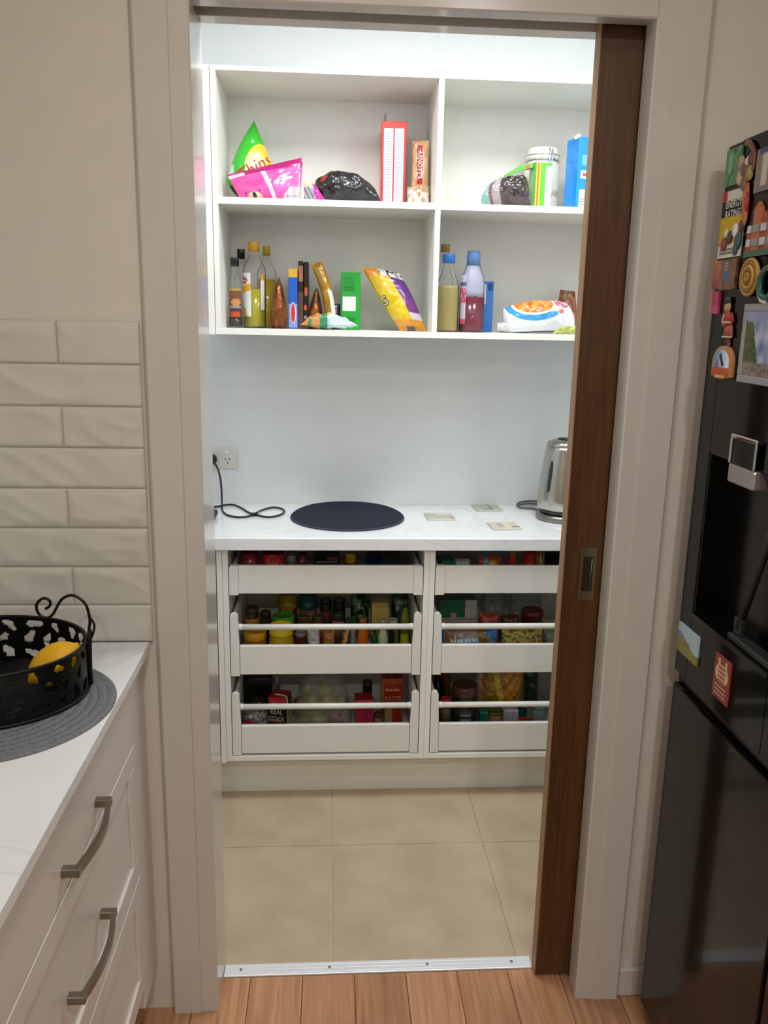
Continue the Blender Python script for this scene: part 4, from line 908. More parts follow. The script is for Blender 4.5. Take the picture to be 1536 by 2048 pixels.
Geo().lathe(.523, 1.08, [(.0215, BS+.205), (.0215, BS+.235), (.0185, BS+.249), (.001, BS+.25)], 26).obj('cap', BLUC, cb)
band(cb, .523, 1.08, .0398, -78, -38, BS+.025, BS+.175, lambda u, v: '#c94a66' if (.45 < v < .75 and nz(u, v, 8) > -.2) or v < .12 else ('#5a5a9a' if .75 < v < .85 else '#c9c0d8'), 10, 24)
bx = carton('box', 'mid blue box with white label between cordial and white bag', 'box', .548, .601, 1.14, .07, BS, 1.674, '#3a78c2', rot=4, prints=((.0, .52, .55, .94, '#d6d2d6'), (.64, .92, .82, .96, '#1d4a8a')))
scribble(bx, 5, .022, .045, lambda x, y: (.562+x, 1.136, 1.632+y), '#9a948e', 7)
def c_wh(u, v, s, p):
    if s > 0:
        if ell(p.x, p.z, .722, 1.600, .062, .024, .08): return mixc('#d8641a', '#f0a44a', .5+1.5*nz(p.x, p.z, 60))
        if ell(p.x, p.z, .722, 1.600, .070, .030, .08): return '#eceef0'
        if ell(p.x, p.z, .728, 1.598, .094, .046, .10) and (p.x < .69 or p.z < 1.582 or p.z > 1.625): return '#3f9ad8' if p.z < 1.60 else '#a9cbe8'
        if ell(p.x, p.z, .808, 1.582, .010, .008): return '#e0703a'
        if ell(p.x, p.z, .812, 1.604, .026, .010, -.3) and nz(p.x, p.z, 200) > -.1: return '#d8506a'
    return '#e6e9ee'
wb = Pouch(P(.640, BS, 1.06), P(.860, 1.525, 1.08), P(.838, 1.610, 1.12), P(.632, 1.588, 1.11), .10, c_wh, 130, 80, wr=.006, ws=22, seed=61, bow=(.0, .05, .12, .04), pw=2.0)
wb.obj('food_bag', mat('bag_satin', rough=.25, attr=True, var=.04, coat=.3, bump=.3, bscale=26), label='plump white plastic bag with orange food oval and blue border', cat='bag')
q = Pouch(P(.600, BS, 1.04), P(.650, BS, 1.04), P(.630, 1.532, 1.06), P(.603, 1.536, 1.06), .03, lambda u, v, s, p: '#c9c6c8', 16, 16, wr=.007, ws=60, seed=64)
q.obj('crumpled_film', FOIL, label='scrap of crumpled clear film left of the white bag', cat='wrapper')
q = Pouch(P(.765, BS, .99), P(.862, BS, .99), P(.862, 1.542, 1.0), P(.79, 1.534, 1.0), .02, lambda u, v, s, p: mixc('#9aa83a', '#c9cf7a', .5+nz(u, v, 9)), 24, 18, wr=.006, ws=40, seed=66)
q.obj('flat_packet', FOIL, label='lime green packet squashed under the white bag', cat='packet')
q = Pouch(P(.815, BS, 1.17), P(.90, BS, 1.17), P(.885, 1.650, 1.19), P(.835, 1.655, 1.19), .06, lambda u, v, s, p: '#a8362a' if nz(u, v, 5) > .15 else mixc('#7a5a3c', '#a8845c', .5+nz(u, v, 11)), 24, 30, wr=.007, ws=36, seed=68)
q.obj('brown_bag', FOIL, label='brown and red gathered bag behind the white bag at the door edge', cat='bag')

# ================================================================== ON THE PANTRY BENCH
bm2 = bmesh.new(); g = Geo(); MCX, MCY, MRR = .135, 1.082, .187; n_, rings = 64, 14; vs = []; fs = []
def lift(x, y):
    t_ = max(0, min(1, (y-(MCY+.02))/.165)); return .0085*t_*t_*(3-2*t_)
for k in range(rings+1):
    for i in range(n_):
        a = 2*PI*i/n_; rr = MRR*(k/rings); x = MCX+rr*math.cos(a); y = MCY+rr*math.sin(a); vs.append((x, y, .9062+lift(x, y)+(.0007 if k % 2 else 0)))
for k in range(rings):
    for i in range(n_): j = (i+1) % n_; fs.append((k*n_+i, k*n_+j, (k+1)*n_+j, (k+1)*n_+i))
o0 = len(vs)
for i in range(n_):
    a = 2*PI*i/n_; x = MCX+MRR*1.004*math.cos(a); y = MCY+MRR*1.004*math.sin(a); vs.append((x, y, .9006+lift(x, y)))
for i in range(n_): j = (i+1) % n_; fs.append((rings*n_+i, rings*n_+j, o0+j, o0+i))
fs.append(tuple(o0+i for i in range(n_))); bm2.free()
pmn = thing('placemat', 'round navy blue woven placemat on the pantry bench', 'placemat', (MCX, MCY, .9))
g.add(vs, fs, None, True).obj('woven_disc', mat('navy_weave', '#12172b', .85, var=.2, scale=200, bump=.6, bscale=300), pmn)
Geo().tube([(MCX+MRR*math.cos(2*PI*i/72), MCY+MRR*math.sin(2*PI*i/72), .9038+lift(MCX+MRR*math.cos(2*PI*i/72), MCY+MRR*math.sin(2*PI*i/72))) for i in range(72)], .0031, 6, closed=True).obj('bound_edge', mat('navy_binding', '#3a3f52', .8, var=.15, scale=150), pmn)
def coaster(cx, cy, rot, label, fn):
    t = thing('coaster', label, 'coaster', (cx, cy, .9), 'coasters on the pantry bench'); M = rz(cx, cy, rot)
    Geo().box(cx-.047, cx+.047, cy-.047, cy+.047, .9004, .9045, .001, '#d9d2c4', M).obj('board', MATTE, t)
    g = Geo(); card_grid(lambda u, v: M @ Vector((lerp(cx-.046, cx+.046, u), lerp(cy-.046, cy+.046, v), .9048)), fn, 22, 22, g); g.obj('printed_face', GLOSS, t)
coaster(.446, 1.092, 3, 'square coaster with pale green and tan print, nearest the placemat', lambda u, v: '#c29a72' if (u > .82 and v < .5) else ('#a9bda2' if (v > .45 and u < .4) or .3 < v < .6 else ('#d8cfc0' if v > .6 else '#c6c4a8')))
coaster(.632, 1.228, 2, 'square coaster with grey green print, at the back by the wall', lambda u, v: '#6a705e' if abs(u-.62) < .04 else mixc('#9fa892', '#b9c0ac', .5+nz(u, v, 3)))
coaster(.640, .965, 4, 'square coaster with beige and grey print, nearest the bench front', lambda u, v: '#8c887c' if (u > .7 and .2 < v < .4) else ('#b3aea4' if .25 < u < .5 and .3 < v < .8 else ('#e6d8b8' if .5 < u < .7 else '#d6ccb8')))
# kettle
KX, KY = .862, 1.085
kt = thing('kettle', 'brushed steel electric kettle half hidden by the timber door', 'kettle', (KX, KY, .9))
Geo().lathe(KX, KY, [(.078, .9005), (.086, .902), (.088, .910), (.084, .920), (.074, .924)], 40).obj('power_base', mat('base_grey_metal', '#8b8a84', .28, .9), kt)
Geo().lathe(KX, KY, [(.074, .925), (.079, .928), (.080, .936)], 40).obj('heat_ring', mat('dark_ring', '#4a4945', .3, .8), kt)
Geo().lathe(KX, KY, [(.081, .9365), (.086, .945), (.0855, .975), (.081, 1.03), (.0735, 1.09), (.066, 1.14), (.064, 1.150)], 40).obj('kettle_body', STEEL, kt)
Geo().lathe(KX, KY, [(.0635, 1.1505), (.064, 1.155), (.060, 1.163), (.04, 1.170), (.012, 1.173)], 40).obj('lid', STEEL, kt)
Geo().lathe(KX, KY, [(.030, 1.1718), (.030, 1.1735), (.002, 1.1745)], 24).obj('lid_button', BLACKP, kt)
def kr(z):
    pr_ = [(.975, .0855), (1.03, .081), (1.09, .0735), (1.14, .066)]
    for (a, b), (c, d) in zip(pr_[:-1], pr_[1:]):
        if z <= c: return lerp(b, d, (z-a)/(c-a))
    return .066
g = Geo(); vs = []; fs = []
for i in range(13):
    z = lerp(1.0, 1.105, i/12); w_ = .0065*math.sqrt(max(.05, 1-(2*i/12-1)**4)); r_ = kr(z)+.0012
    for s_ in (-1, 1):
        a = R(218)+s_*w_/r_; vs.append((KX+r_*math.cos(a), KY+r_*math.sin(a), z))
for i in range(12): fs.append((i*2, i*2+1, i*2+3, i*2+2))
g.add(vs, fs).obj('water_window', mat('smoky_window', '#2c3230', .15, var=.1), kt)
Geo().tube(smooth_path([(KX+.062, KY, 1.145), (KX+.10, KY, 1.15), (KX+.125, KY, 1.10), (KX+.118, KY, 1.03), (KX+.084, KY, .985)]), .010, 10).obj('handle', BLACKP, kt)
Geo().prism([(-.066, 1.15), (-.088, 1.135), (-.07, 1.105)], lambda p, k: (KX+p[0]*.0+(.012 if k else -.012), KY-p[0], p[1])).obj('spout', STEEL, kt)
Geo().tube(smooth_path([(.812, 1.155, .906), (.80, 1.20, .906), (.775, 1.215, .906), (.752, 1.222, .906), (.744, 1.245, .908), (.755, 1.265, .914), (.785, 1.272, .918), (.83, 1.270, .918), (.90, 1.262, .914)]), .0034, 8).tube(smooth_path([(.90, 1.255, .906), (.83, 1.262, .910), (.78, 1.262, .912), (.752, 1.250, .909)]), .0034, 8).obj('power_cord', mat('grey_cord', '#4c4f4c', .45, var=.1), kt)
# power outlet with plug and cord
OX, OZ = -.306, 1.0645
po = thing('power_outlet', 'white double power outlet on the pantry back wall', 'outlet', (OX, PY1, OZ-.036))
Geo().box(OX-.058, OX+.058, PY1-.010, PY1, OZ-.036, OZ+.036, .003, seg=2).obj('plate', mat('outlet_white', '#dcdcd2', .35, var=.01), po)
for sx_ in (-1, 1):
    cx_ = OX+sx_*.028
    Geo().lathe(0, 0, [(.0065, 0), (.0065, .003), (.005, .004), (.0005, .004)], 16, M=Matrix.Translation((cx_-.004, PY1-.010, OZ+.021)) @ Matrix.Rotation(R(90), 4, 'X')).obj('switch', mat('outlet_switch', '#f0f0ea', .3, var=.01), po)
    for (dx_, dz_, ro) in ((-.008, -.002, 30), (.006, -.002, -30), (-.001, -.016, 0)):
        Geo().box(-.0012, .0012, -.0008, .0008, -.004, .004, 0, M=Matrix.Translation((cx_+dx_-.002, PY1-.0103, OZ+dz_)) @ Matrix.Rotation(R(ro), 4, 'Y')).obj('pin_slot', mat('slot_shadow', '#3a3834', .6), po)
pl = thing('power_plug', 'black plug and looped black cord left on the pantry bench', 'cord', (-.335, 1.25, .9))
Geo().lathe(0, 0, [(.010, 0), (.018, .003), (.0185, .018), (.014, .030), (.006, .034)], 20, M=Matrix.Translation((-.334, PY1-.0105, 1.062)) @ Matrix.Rotation(R(90), 4, 'X')).obj('plug', BLACKP, pl)
cz = .9042
cp = [(-.330, 1.243, 1.060), (-.316, 1.232, 1.048), (-.306, 1.22, 1.030), (-.299, 1.21, 1.005), (-.2945, 1.20, .965), (-.2925, 1.185, .925), (-.289, 1.16, .908), (-.278, 1.125, cz), (-.255, 1.083, cz), (-.219, 1.064, cz), (-.188, 1.082, cz), (-.172, 1.108, cz+.003), (-.155, 1.170, cz), (-.122, 1.211, cz), (-.092, 1.196, cz), (-.078, 1.151, cz), (-.090, 1.099, cz), (-.121, 1.069, cz), (-.155, 1.083, cz), (-.175, 1.098, cz+.004), (-.195, 1.128, cz), (-.224, 1.193, cz), (-.255, 1.243, cz), (-.282, 1.250, cz), (-.32, 1.214, cz), (-.36, 1.18, cz)]
Geo().tube(smooth_path(cp, 6), .0034, 8).obj('cord', BLACKP, pl)
Geo().tube([(-.186, 1.094, cz+.002), (-.166, 1.102, cz+.002)], .0062, 8).obj('cord_tie', BLACKP, pl)
sw = thing('small_appliance', 'low black rounded appliance peeping out beside the left jamb', 'appliance', (-.40, 1.04, .9))
Geo().box(-.52, -.2935, .98, 1.10, .9055, .924, .008, seg=3, smooth=False).obj('body', BLACKP, sw)
Geo().box(-.515, -.31, .985, 1.095, .9245, .95, .01, seg=3).obj('upper_shell', BLACKP, sw)
for fx in (-.50, -.315):
    for fy in (.995, 1.085): Geo().lathe(fx, fy, [(.008, .9003), (.008, .9055)], 12).obj('foot', BLACKP, sw)

# ================================================================== GOODS IN THE DRAWERS
ZA, ZB, ZC = .7272, .4592, .1852
HONEY = mat('honey_jar', '#a86a10', .12, var=.06, coat=.4); OLIVEJ = mat('olive_jar', '#3a3014', .12, var=.5, scale=60, coat=.5)
def flatp(name, label, cat, x0, x1, z0, z1, y, t, fn, tilt=0., wr=.004, ws=34, seed=1., nu=22, nv=22, m=None, y2=None, bow=(0, 0, 0, 0)):
    q = Pouch((x0, y, z0), (x1, y, z0), (x1+tilt, (y2 or y+.02), z1), (x0+tilt, (y2 or y+.02), z1), t, fn, nu, nv, wr=wr, ws=ws, seed=seed, bow=bow)
    return q, q.obj(name, m or FOIL, label=label, cat=cat)
one = lambda c: (lambda u, v, s, p: c)
def two(a, b, k=6., th=0.): return lambda u, v, s, p: a if nz(u, v, k, p.x*9) > th else b
# ---- left cabinet, top drawer
can('food_can', 'small dark red tin at the left of the top left drawer', 'can', -.176, .935, ZA, .0265, .098, [(0, '#2f5a1c'), (.5, '#8e1c1c')], seal='#7a1a1a')
tc = can('food_can', 'large red tin with a white ring in the top left drawer', 'can', -.102, .93, ZA, .0345, .098, [(0, '#8a1f1a'), (.12, '#b3241f')], seal='#9a2a24')
g = Geo(); g.tube([(-.102+.0352*math.sin(.5*math.cos(a)), .93-.0352*math.cos(.5*math.cos(a)), ZA+.078+.016*math.sin(a)) for a in [2*PI*i/24 for i in range(24)]], .0008, 5, '#d9bcae', closed=True); g.obj('printed_ring', MATTE, tc)
can('food_can', 'grey tin between the red tins of the top left drawer', 'can', -.046, .94, ZA, .0145, .084, [(0, '#2c3a26'), (.5, '#6a6262'), (.8, '#8a8484')])
can('food_can', 'narrow maroon tin in the top left drawer', 'can', -.010, .94, ZA, .0125, .090, [(0, '#5a1418'), (.6, '#7a1c20')], seal='#5a1a1c')
carton('food_box', 'low dark box with grey stripe in the middle of the top left drawer', 'box', .026, .108, .93, .06, ZA, .811, '#1d1a14', prints=((.1, .9, .72, .8, '#5a564e'), (.5, .95, .82, .95, '#6a3018')))
jar('spice_jar', 'small jar with mustard yellow lid in the top left drawer', 'jar', .143, .93, ZA, .019, .095, '#4a2018', '#a8860c', .03)
carton('food_box', 'navy blue box towards the right of the top left drawer', 'box', .195, .247, .93, .06, ZA, .817, '#0e1c38')
carton('food_box', 'charcoal grey box at the right of the top left drawer', 'box', .252, .304, .935, .06, ZA, .812, '#2c302c')
# ---- left cabinet, middle drawer: front row
jar('spread_jar', 'amber jar with orange-yellow lid at the front left of the middle drawer', 'jar', -.163, .925, ZB, .0365, .103, '#a87018', '#d8980c', .026, neck=.92)
jar('spread_jar', 'jar with bright lemon yellow lid beside the orange-lidded jar', 'jar', -.079, .925, ZB, .0395, .123, '#b79a12', '#e2c60c', .030, neck=.92, band=(.25, .7, '#c9b01c'))
jar('jam_jar', 'dark red jam jar with grey lid beside the yellow-lidded jars', 'jar', -.018, .93, ZB, .0185, .096, '#5a1016', '#8a8680', .012)
flatp('paper_bag', 'white rolled paper bag at the front of the middle left drawer', 'bag', .012, .050, ZB, .568, .91, .035, one('#c9c8c6'), tilt=-.008, wr=.006, ws=50, seed=3)
flatp('snack_packet', 'green and orange snack packet right of the white paper bag', 'packet', .056, .094, ZB, .560, .91, .03, lambda u, v, s, p: '#5a9a1c' if v < .6 and u < .7 else '#a8602c', seed=4)
flatp('snack_packet', 'brown and gold striped packet leaning right in the middle left drawer', 'packet', .100, .130, ZB, .566, .91, .03, lambda u, v, s, p: '#c98a2a' if abs(u-.45-.2*v) < .2 else '#4a2c1c', tilt=.016, seed=5)
flatp('snack_packet', 'narrow pale mauve packet left of the orange bottle', 'packet', .143, .163, ZB, .558, .915, .02, one('#8c7c84'), seed=6)
ob2 = bottle('sauce_bottle', 'orange squeeze bottle standing in the middle left drawer', 'bottle', .185, .92, ZB, .0175, .146, mat('orange_plastic', '#c9660e', .3, var=.04), '#8a4a1c', .018, .013, 0., None, .78, .72)
bottle('sauce_bottle', 'dark green bottle right of the orange squeeze bottle', 'bottle', .2235, .92, ZB, .012, .118, mat('dark_green_glass', '#0e4a32', .15, var=.06), '#20382c', .014, .007)
pb = bottle('dressing_bottle', 'pale dressing bottle with light blue label in the middle left drawer', 'bottle', .2495, .905, ZB, .0155, .146, mat('pale_green_plastic', '#b9bd92', .25, var=.04), '#7a8a84', .02, .010, 0., None, .7, .5, band=(.05, .42, '#8fb0ba', -85, 85))
jar('empty_jar', 'clear glass jar right of the pale dressing bottle', 'jar', .2825, .92, ZB, .017, .142, '#59605a', '#8d8f84', .012, bodymat=GLASS)
bottle('oil_bottle', 'olive green bottle at the far right of the middle left drawer', 'bottle', .322, .925, ZB, .0150, .205, mat('olive_glass', '#5a6a0c', .15, var=.1), '#22301a', .02, .007, 0., None, .72, .45, band=(.1, .5, '#a8a81c', -70, 50))
# middle and back rows
jar('olive_jar', 'dark jar of preserves with orange spot at the left of the middle drawer', 'jar', -.182, 1.03, ZB, .024, .146, '#3a2c16', '#463a20', .018, bodymat=OLIVEJ, band=(.62, .86, '#b97a1c'))
jar('olive_jar', 'dark preserve jar just right of the orange-spotted one', 'jar', -.138, 1.045, ZB, .019, .125, '#33281a', '#33301c', .016, bodymat=OLIVEJ)
jar('pickle_jar', 'pickle jar with bright green lid in the middle left drawer', 'jar', -.0765, 1.02, ZB, .037, .122, '#4a6a1a', '#3f9a1c', .030, neck=.92)
yt = can('drink_tin', 'tall yellow tin with brown label at the back of the middle left drawer', 'can', -.068, 1.135, ZB, .032, .162, [(0, '#5a2a12'), (.42, '#7a2f12'), (.68, '#b39012')], seal='#8a7a1c')
scribble(yt, 1, .044, .014, lambda a, b: (-.068+.0327*math.sin(a/.0327), 1.135-.0327*math.cos(a/.0327), ZB+.105+b), '#c2a890', 21)
te = can('drink_tin', 'tall teal tin with salmon pink label at the back of the middle left drawer', 'can', .002, 1.135, ZB, .032, .162, [(0, '#0e4a48'), (.35, '#b3684c'), (.66, '#0e5656')], seal='#0f4644')
scribble(te, 2, .044, .03, lambda a, b: (.002+.0327*math.sin(a/.0327), 1.135-.0327*math.cos(a/.0327), ZB+.085+b), '#d8a48c', 22)
jar('mustard_jar', 'mustard jar with gold band below the teal tin', 'jar', -.0125, 1.04, ZB, .0225, .112, '#7a5a1c', '#5a5024', .018, band=(.3, .8, '#a8801c'))
jar('mustard_jar', 'mustard jar with red and gold band, right of its twin', 'jar', .037, 1.04, ZB, .0205, .112, '#7a4a1c', '#4a4a24', .018, band=(.3, .8, '#a85a1c'))
jar('sauce_jar', 'dark green jar with small red label at the back of the middle left drawer', 'jar', .064, 1.135, ZB, .022, .138, '#24381a', '#2c3a1a', .018, band=(.5, .8, '#8a3a30'))
jar('sauce_jar', 'plain dark olive jar at the back, right of the red-labelled one', 'jar', .110, 1.14, ZB, .022, .138, '#2a3018', '#3a2c2c', .018)
jar('sauce_jar', 'small jar with pink label and green lid in the middle left drawer', 'jar', .106, 1.04, ZB, .0185, .119, '#4a3024', '#2c4a20', .014, band=(.35, .9, '#b3705c'))
jar('sauce_jar', 'small jar with leaf green label beside the pink-labelled jar', 'jar', .143, 1.03, ZB, .014, .105, '#2c5a18', '#3a4a20', .014, band=(.4, .9, '#4a8a1c'))
flatp('herb_packet', 'leaf green packet at the back right of the middle left drawer', 'packet', .150, .212, ZB+.02, .622, 1.09, .04, two('#3f7a24', '#14240e', 5, .0), seed=8)
flatp('snack_packet', 'maroon packet at the back behind the green herb packet', 'packet', .160, .215, ZB+.02, .64, 1.16, .03, one('#5a1426'), seed=9)
carton('cream_carton', 'pale yellow carton standing tall at the right of the middle left drawer', 'carton', .217, .274, 1.0, .05, ZB, .628, '#c2ac58', prints=((.45, .95, .38, .48, '#7a8a6a'),))
flatp('herb_packet', 'dark green and lime patterned bag in the right corner of the middle left drawer', 'bag', .285, .342, ZB, .655, 1.02, .06, lambda u, v, s, p: '#6a7a10' if ell(u, v, .75, .55, .25, .16) else ('#0c2410' if nz(u, v, 4) > 0 else '#1d4a1a'), seed=10)
# ---- left cabinet, bottom drawer
carton('food_box', 'tall black box at the back left of the bottom left drawer', 'box', -.213, -.118, 1.02, .08, ZC, .355, '#0d0f0f')
jar('sauce_jar', 'dark jar with yellow spot in front of the tall black box', 'jar', -.158, .965, ZC, .024, .118, '#1c1a10', '#2c2412', .016, band=(.7, .95, '#8a7a12'))
bottle('dropper_bottle', 'slim bottle with teal band and white cap beside the black box', 'bottle', -.102, 1.04, ZC, .0115, .170, mat('grey_plastic', '#4a5a60', .3, var=.05), '#a8aaa8', .03, .008)
flatp('soup_packet', 'red and white plastic packet at the front left of the bottom left drawer', 'packet', -.203, -.125, ZC+.03, .288, .905, .045, lambda u, v, s, p: '#a8161a' if v < .62-.35*u else ('#8a8688' if nz(u, v, 8) > -.1 else '#5a4a50'), seed=12)
st = carton('stock_carton', 'black and red stock carton with white lettering in the bottom left drawer', 'carton', -.116, -.055, .90, .06, ZC, .338, '#15120f', rot=-14,
            prints=((0, 1, .80, 1, '#a3141a'), (0, .7, .42, .50, '#8a4a1c')), top='#8c1a1c')
Mst = rz(-.0855, .93, -14)
for s_, z_, hh in (('REAL', .286, .026), ('STOCK', .262, .024)): letters(st, s_, hh, lambda x, y: Mst @ Vector((-.088+x, .8984, z_+y)), '#d9d6cc', sx=.72, bold=-.004)
scribble(st, 1, .03, .007, lambda x, y: Mst @ Vector((-.09+x, .8984, .318+y)), '#d9a89c', 23)
Geo().box(-.0552, -.0544, .905, .955, ZC+.02, .292, 0, '#a8a278', Mst).obj('side_panel', MATTE, st)
Geo().box(-.0545, -.0538, .91, .935, .266, .290, 0, '#b3741c', Mst).obj('side_picture', MATTE, st)
Geo().tube(smooth_path([Mst @ Vector((-.10, .92, .3395)), Mst @ Vector((-.07, .915, .341)), Mst @ Vector((-.056, .91, .337)), Mst @ Vector((-.0535, .905, .318))]), .0022, 6, '#d3b9b4').obj('drinking_straw', GLOSS, st)
pv = thing('potato_bag', 'clear plastic bag of yellow potatoes in the bottom left drawer', 'bag', (.055, 1.0, ZC))
q = Pouch((-.038, .95, ZC+.002), (.150, .95, ZC+.002), (.110, 1.03, .372), (-.005, 1.03, .376), .12, lambda u, v, s, p: '#b3b8ac', 34, 34, wr=.012, ws=22, seed=70, bow=(0, .10, 0, .08), pw=3)
q.obj('clear_film', film('clear_bag_film', '#aeb6a8', .3, .25), pv)
rnd = random.Random(4)
for i, (px_, py_, pz_, rr) in enumerate(((-.008, .968, .228, .027), (.045, .962, .228, .028), (.10, .966, .228, .027), (.018, .99, .275, .030), (.075, .985, .278, .030), (.118, .99, .282, .024), (-.020, 1.0, .272, .024), (.062, 1.0, .322, .026), (.0, 1.01, .318, .022))):
    g = Geo(); prof = [(rr*math.sin(PI*k/9)*(1+.08*math.sin(k))+.0003, -rr*.95*math.cos(PI*k/9)) for k in range(10)]
    c = ['#8a7a22', '#a08a2a', '#94481c', '#9a8a34', '#a8922c', '#7c6a24', '#8c3a18', '#a39032', '#93822c'][i]
    g.lathe(0, 0, prof, 16, c, M=Matrix.Translation((px_, py_, pz_)) @ Matrix.Rotation(rnd.uniform(-1, 1), 4, 'Y')); g.obj('potato', MATTE, label='potato %s inside the clear bag' % ['at the lower left', 'at the bottom middle', 'rust red at the lower right', 'in the middle left', 'in the middle', 'at the right side', 'rust red at the left side', 'topmost', 'at the upper left'][i], cat='potato', group='potatoes in the clear bag')
bottle('sauce_bottle', 'dark capped bottle with cream label between bag and orange carton', 'bottle', .207, 1.0, ZC, .025, .165, mat('dark_brown_glass', '#1c1a14', .15, var=.1), '#101312', .04, .016, 0., None, .6, .5, band=(.35, .62, '#8c8460', -60, 75))
pkb = carton('food_box', 'pinkish red box at the front of the bottom left drawer', 'box', .163, .222, .915, .06, ZC, .318, '#b0283a', rot=3, prints=((.55, 1, .2, .8, '#9a1c50'), (.1, .5, .05, .4, '#b3583a')), top='#7a1c22')
ps = carton('paste_carton', 'red-orange carton with faint lettering, standing at the right of the drawer', 'carton', .258, .328, 1.0, .06, ZC, .357, '#a82a12', prints=((0, 1, .88, 1, '#a85a1c'), (.0, .08, 0, .86, '#b3601c')))
letters(ps, 'PASTE', .026, lambda x, y: (.294+x, .9984, .282+y), '#d2a08a', sx=.8)
scribble(ps, 1, .05, .018, lambda x, y: (.294+x, .9984, .315+y), '#c88a6a', 24)
Geo().lathe(.292, 1.03, [(.016, .3575), (.016, .364), (.002, .365)], 18, '#4a4038').obj('screw_cap', GLOSS, ps)
carton('food_box', 'small red and cream box at the front right of the bottom left drawer', 'box', .262, .318, .915, .05, ZC, .298, '#9a3418', prints=((0, .42, .1, .9, '#8c7c48'), (.5, .95, .45, .95, '#8a1410')))
jar('spice_jar', 'tiny cream and brown jar between the pink and the red boxes', 'jar', .241, .925, ZC, .0145, .085, '#7a6c44', '#4a2c1c', .014)
# ---- right cabinet, top drawer
carton('food_box', 'green box at the left of the top right drawer', 'box', .432, .477, .92, .06, ZA, .797, '#1f6a4a', rot=6)
flatp('paper_bag', 'crumpled white bag beside the green box of the top right drawer', 'bag', .480, .528, ZA, .800, .915, .04, one('#b9b8b4'), wr=.009, ws=70, seed=80)
flatp('snack_packet', 'red, yellow and blue sweets packet in the top right drawer', 'packet', .556, .630, ZA, .808, .915, .03, lambda u, v, s, p: '#2fa0c0' if abs(u-.2-.3*(v-.5)) < .07 else ('#d8b012' if ell(u, v, .6, .6, .2, .3) else '#b8401a'), seed=81)
bottle('sauce_bottle', 'red and yellow bottle in the top right drawer', 'bottle', .665, .925, ZA, .0125, .115, mat('red_plastic', '#b02c12', .3, var=.06), '#b08a1c', .02, .010, 0., None, .7, .75)
can('food_can', 'red tin near the right of the top right drawer', 'can', .721, .93, ZA, .0195, .102, [(0, '#b0201c')], seal='#8a2a22')
flatp('snack_packet', 'yellow striped packet right of the red tin', 'packet', .742, .772, ZA, .825, .92, .03, lambda u, v, s, p: '#4a4010' if int(u*5) % 2 else '#b39a24', seed=83)
carton('food_box', 'black box at the door end of the top right drawer', 'box', .776, .83, .93, .06, ZA, .82, '#12100f')
# ---- right cabinet, middle drawer
carton('food_box', 'cream cardboard box at the bottom of the stack in the middle right drawer', 'box', .447, .577, 1.0, .11, ZB, .566, '#a89684', prints=((.14, .2, .3, .75, '#6a5a4c'),))
gw = carton('food_box', 'white box with dark green label stacked on the cream box', 'box', .449, .572, 1.01, .10, .5668, .634, '#a9a69e', prints=((.0, .68, .08, 1., '#0f5a3a'), (.28, .44, .08, .34, '#b07a6c')), top='#12402c')
flatp('snack_packet', 'red packet right of the stacked boxes', 'packet', .588, .655, ZB, .578, 1.02, .03, one('#b8301c'), seed=85, wr=.002)
flatp('snack_packet', 'brown paper packet between red packet and maroon tub', 'packet', .664, .722, ZB, .572, 1.02, .04, two('#6a3420', '#54281a', 4), seed=86)
jar('plastic_tub', 'maroon plastic tub in the middle right drawer', 'tub', .768, 1.03, ZB, .036, .134, '#5a1018', '#6e141c', .022, neck=.94)
flatp('rice_packet', 'cream packet at the door end of the middle right drawer', 'packet', .80, .845, ZB, .565, .99, .04, one('#a89c70'), seed=87)
fl = film('grey_green_film', '#8a9a8c', .45, .25)
q = Pouch((.600, 1.10, ZB), (.70, 1.10, ZB), (.69, 1.13, .655), (.61, 1.13, .655), .06, one('#8a9a8c'), 22, 26, wr=.008, ws=26, seed=88)
q.obj('clear_bag', fl, label='clear plastic bag behind the red packet', cat='bag')
q = Pouch((.705, 1.11, ZB), (.83, 1.11, ZB), (.82, 1.14, .66), (.71, 1.14, .66), .06, one('#7a8c94'), 22, 26, wr=.008, ws=26, seed=89)
q.obj('clear_bag', fl, label='clear plastic bag behind the maroon tub', cat='bag')
q, bl = flatp('pasta_packet', 'blue packet with white brushed lettering at the front of the middle right drawer', 'packet', .440, .628, ZB, .566, .905, .05,
      lambda u, v, s, p: '#1c6ab0' if (u > .78 and v > .3 and v-.4 > (u-1.3)*.6 and not ell(u, v, .78, .5, .13, .35)) or u < .06 else ('#7a5a1c' if ell(u, v, .18, .65, .12, .3) or ell(u, v, .72, .8, .1, .25) else ('#4a8ac4' if .2 < u < .72 and v < .72 else '#8a7c70')), nu=44, nv=26, seed=90)
scribble(bl, 1, .09, .022, lambda x, y: q.at(*q.inv(.515+x, .535+y+.04*x), 1, .002), '#c9d8e6', 27)
flatp('pasta_packet', 'clear packet of yellow pasta at the front of the middle right drawer', 'packet', .642, .778, ZB, .563, .905, .05, two('#b39a3c', '#6a5620', 12, -.15), nu=40, nv=30, wr=.006, ws=60, seed=91)
flatp('rice_packet', 'grey-green packet at the front by the door edge', 'packet', .785, .84, ZB, .556, .91, .04, one('#6a7a68'), seed=92)
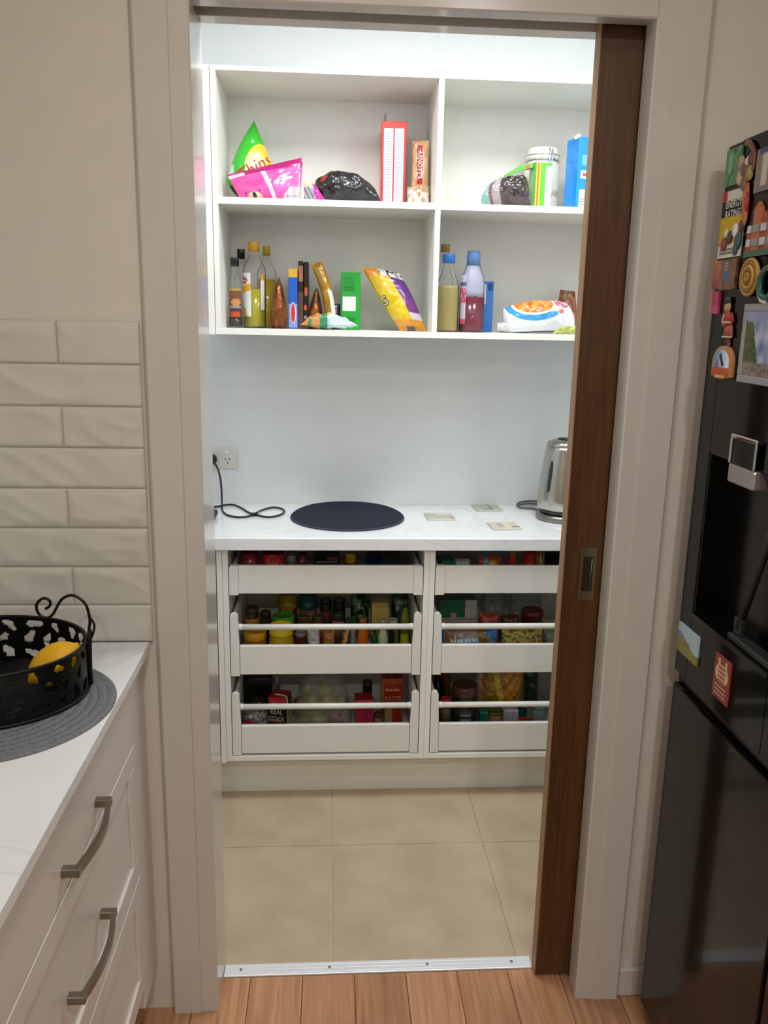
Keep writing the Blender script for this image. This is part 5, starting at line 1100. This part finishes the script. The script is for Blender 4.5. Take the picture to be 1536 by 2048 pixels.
# ---- right cabinet, bottom drawer
bottle('sauce_bottle', 'black bottle at the left of the bottom right drawer', 'bottle', .452, 1.03, ZC, .026, .21, mat('black_glass', '#0c0d0d', .12, var=.1), '#141414', .03, .012)
bottle('sauce_bottle', 'amber brown bottle behind the small red-lidded jar', 'bottle', .487, 1.10, ZC, .021, .215, mat('amber_glass', '#7a4210', .15, var=.1), '#b06a1c', .03, .012)
jar('spice_jar', 'small jar with red lid at the front left of the bottom right drawer', 'jar', .464, .915, ZC, .0175, .139, '#6a5a30', '#a81c18', .03, band=(.45, .8, '#3a2c1c'))
cj = jar('coffee_jar', 'large dark jar with wide brown lid in the bottom right drawer', 'jar', .532, .945, ZC, .043, .175, '#1d1f20', '#4a2c20', .034, neck=.93, band=(.2, .72, '#16181a'))
scribble(cj, 2, .034, .034, lambda a, b: (.532+.0445*math.sin(a/.0445), .945-.0445*math.cos(a/.0445), ZC+.072+b), '#8c8c88', 29)
carton('food_box', 'small teal box right of the large dark jar', 'box', .580, .607, .90, .05, ZC, .276, '#0f6a52')
jar('noodle_cup', 'noodle cup with tan picture in the bottom right drawer', 'cup', .634, .92, ZC, .022, .090, '#a87c50', '#3f5a1c', .008, neck=.98, band=(.2, .7, '#c2a890'))
carton('white_container', 'pale grey white container at the front of the bottom right drawer', 'container', .660, .712, .905, .05, ZC, .282, '#a8a4a8', bev=.004)
jar('plastic_tub', 'low tub with flat red lid at the very front of the bottom right drawer', 'tub', .731, .90, ZC, .034, .058, '#8a8a86', '#b8241c', .010, neck=.97)
jar('spice_jar', 'teal jar behind the red-lidded tub', 'jar', .735, .96, ZC, .017, .100, '#145a50', '#1c6a60', .016)
jar('empty_jar', 'pale clear jar at the door end of the bottom right drawer', 'jar', .785, .93, ZC, .024, .105, '#8c9a98', '#6a8a90', .012)
flatp('noodle_bag', 'plump clear bag of yellow noodles in the bottom right drawer', 'bag', .595, .735, ZC+.06, .40, 1.0, .07, lambda u, v, s, p: '#a8a49a' if u < .1 or v < .08 else ('#c9b83a' if abs(u-.45-.25*(.5-v)) < .06 else ('#c9841a' if u > .62 and nz(u, v, 6) > -.1 else mixc('#8a5f16', '#b38428', .5+nz(u, v, 7)))), nu=36, nv=36, wr=.007, ws=40, seed=95, bow=(.05, .06, .05, .12))
flatp('frozen_bag', 'dark green plastic bag at the door end of the bottom right drawer', 'bag', .735, .83, ZC, .405, 1.12, .05, two('#22402a', '#2f5236', 5), seed=96, wr=.008)
flatp('noodle_bag', 'lime and white packet between noodle bag and dark green bag', 'packet', .715, .765, ZC+.05, .395, 1.07, .03, two('#7a8a2a', '#a08c84', 5), seed=97)
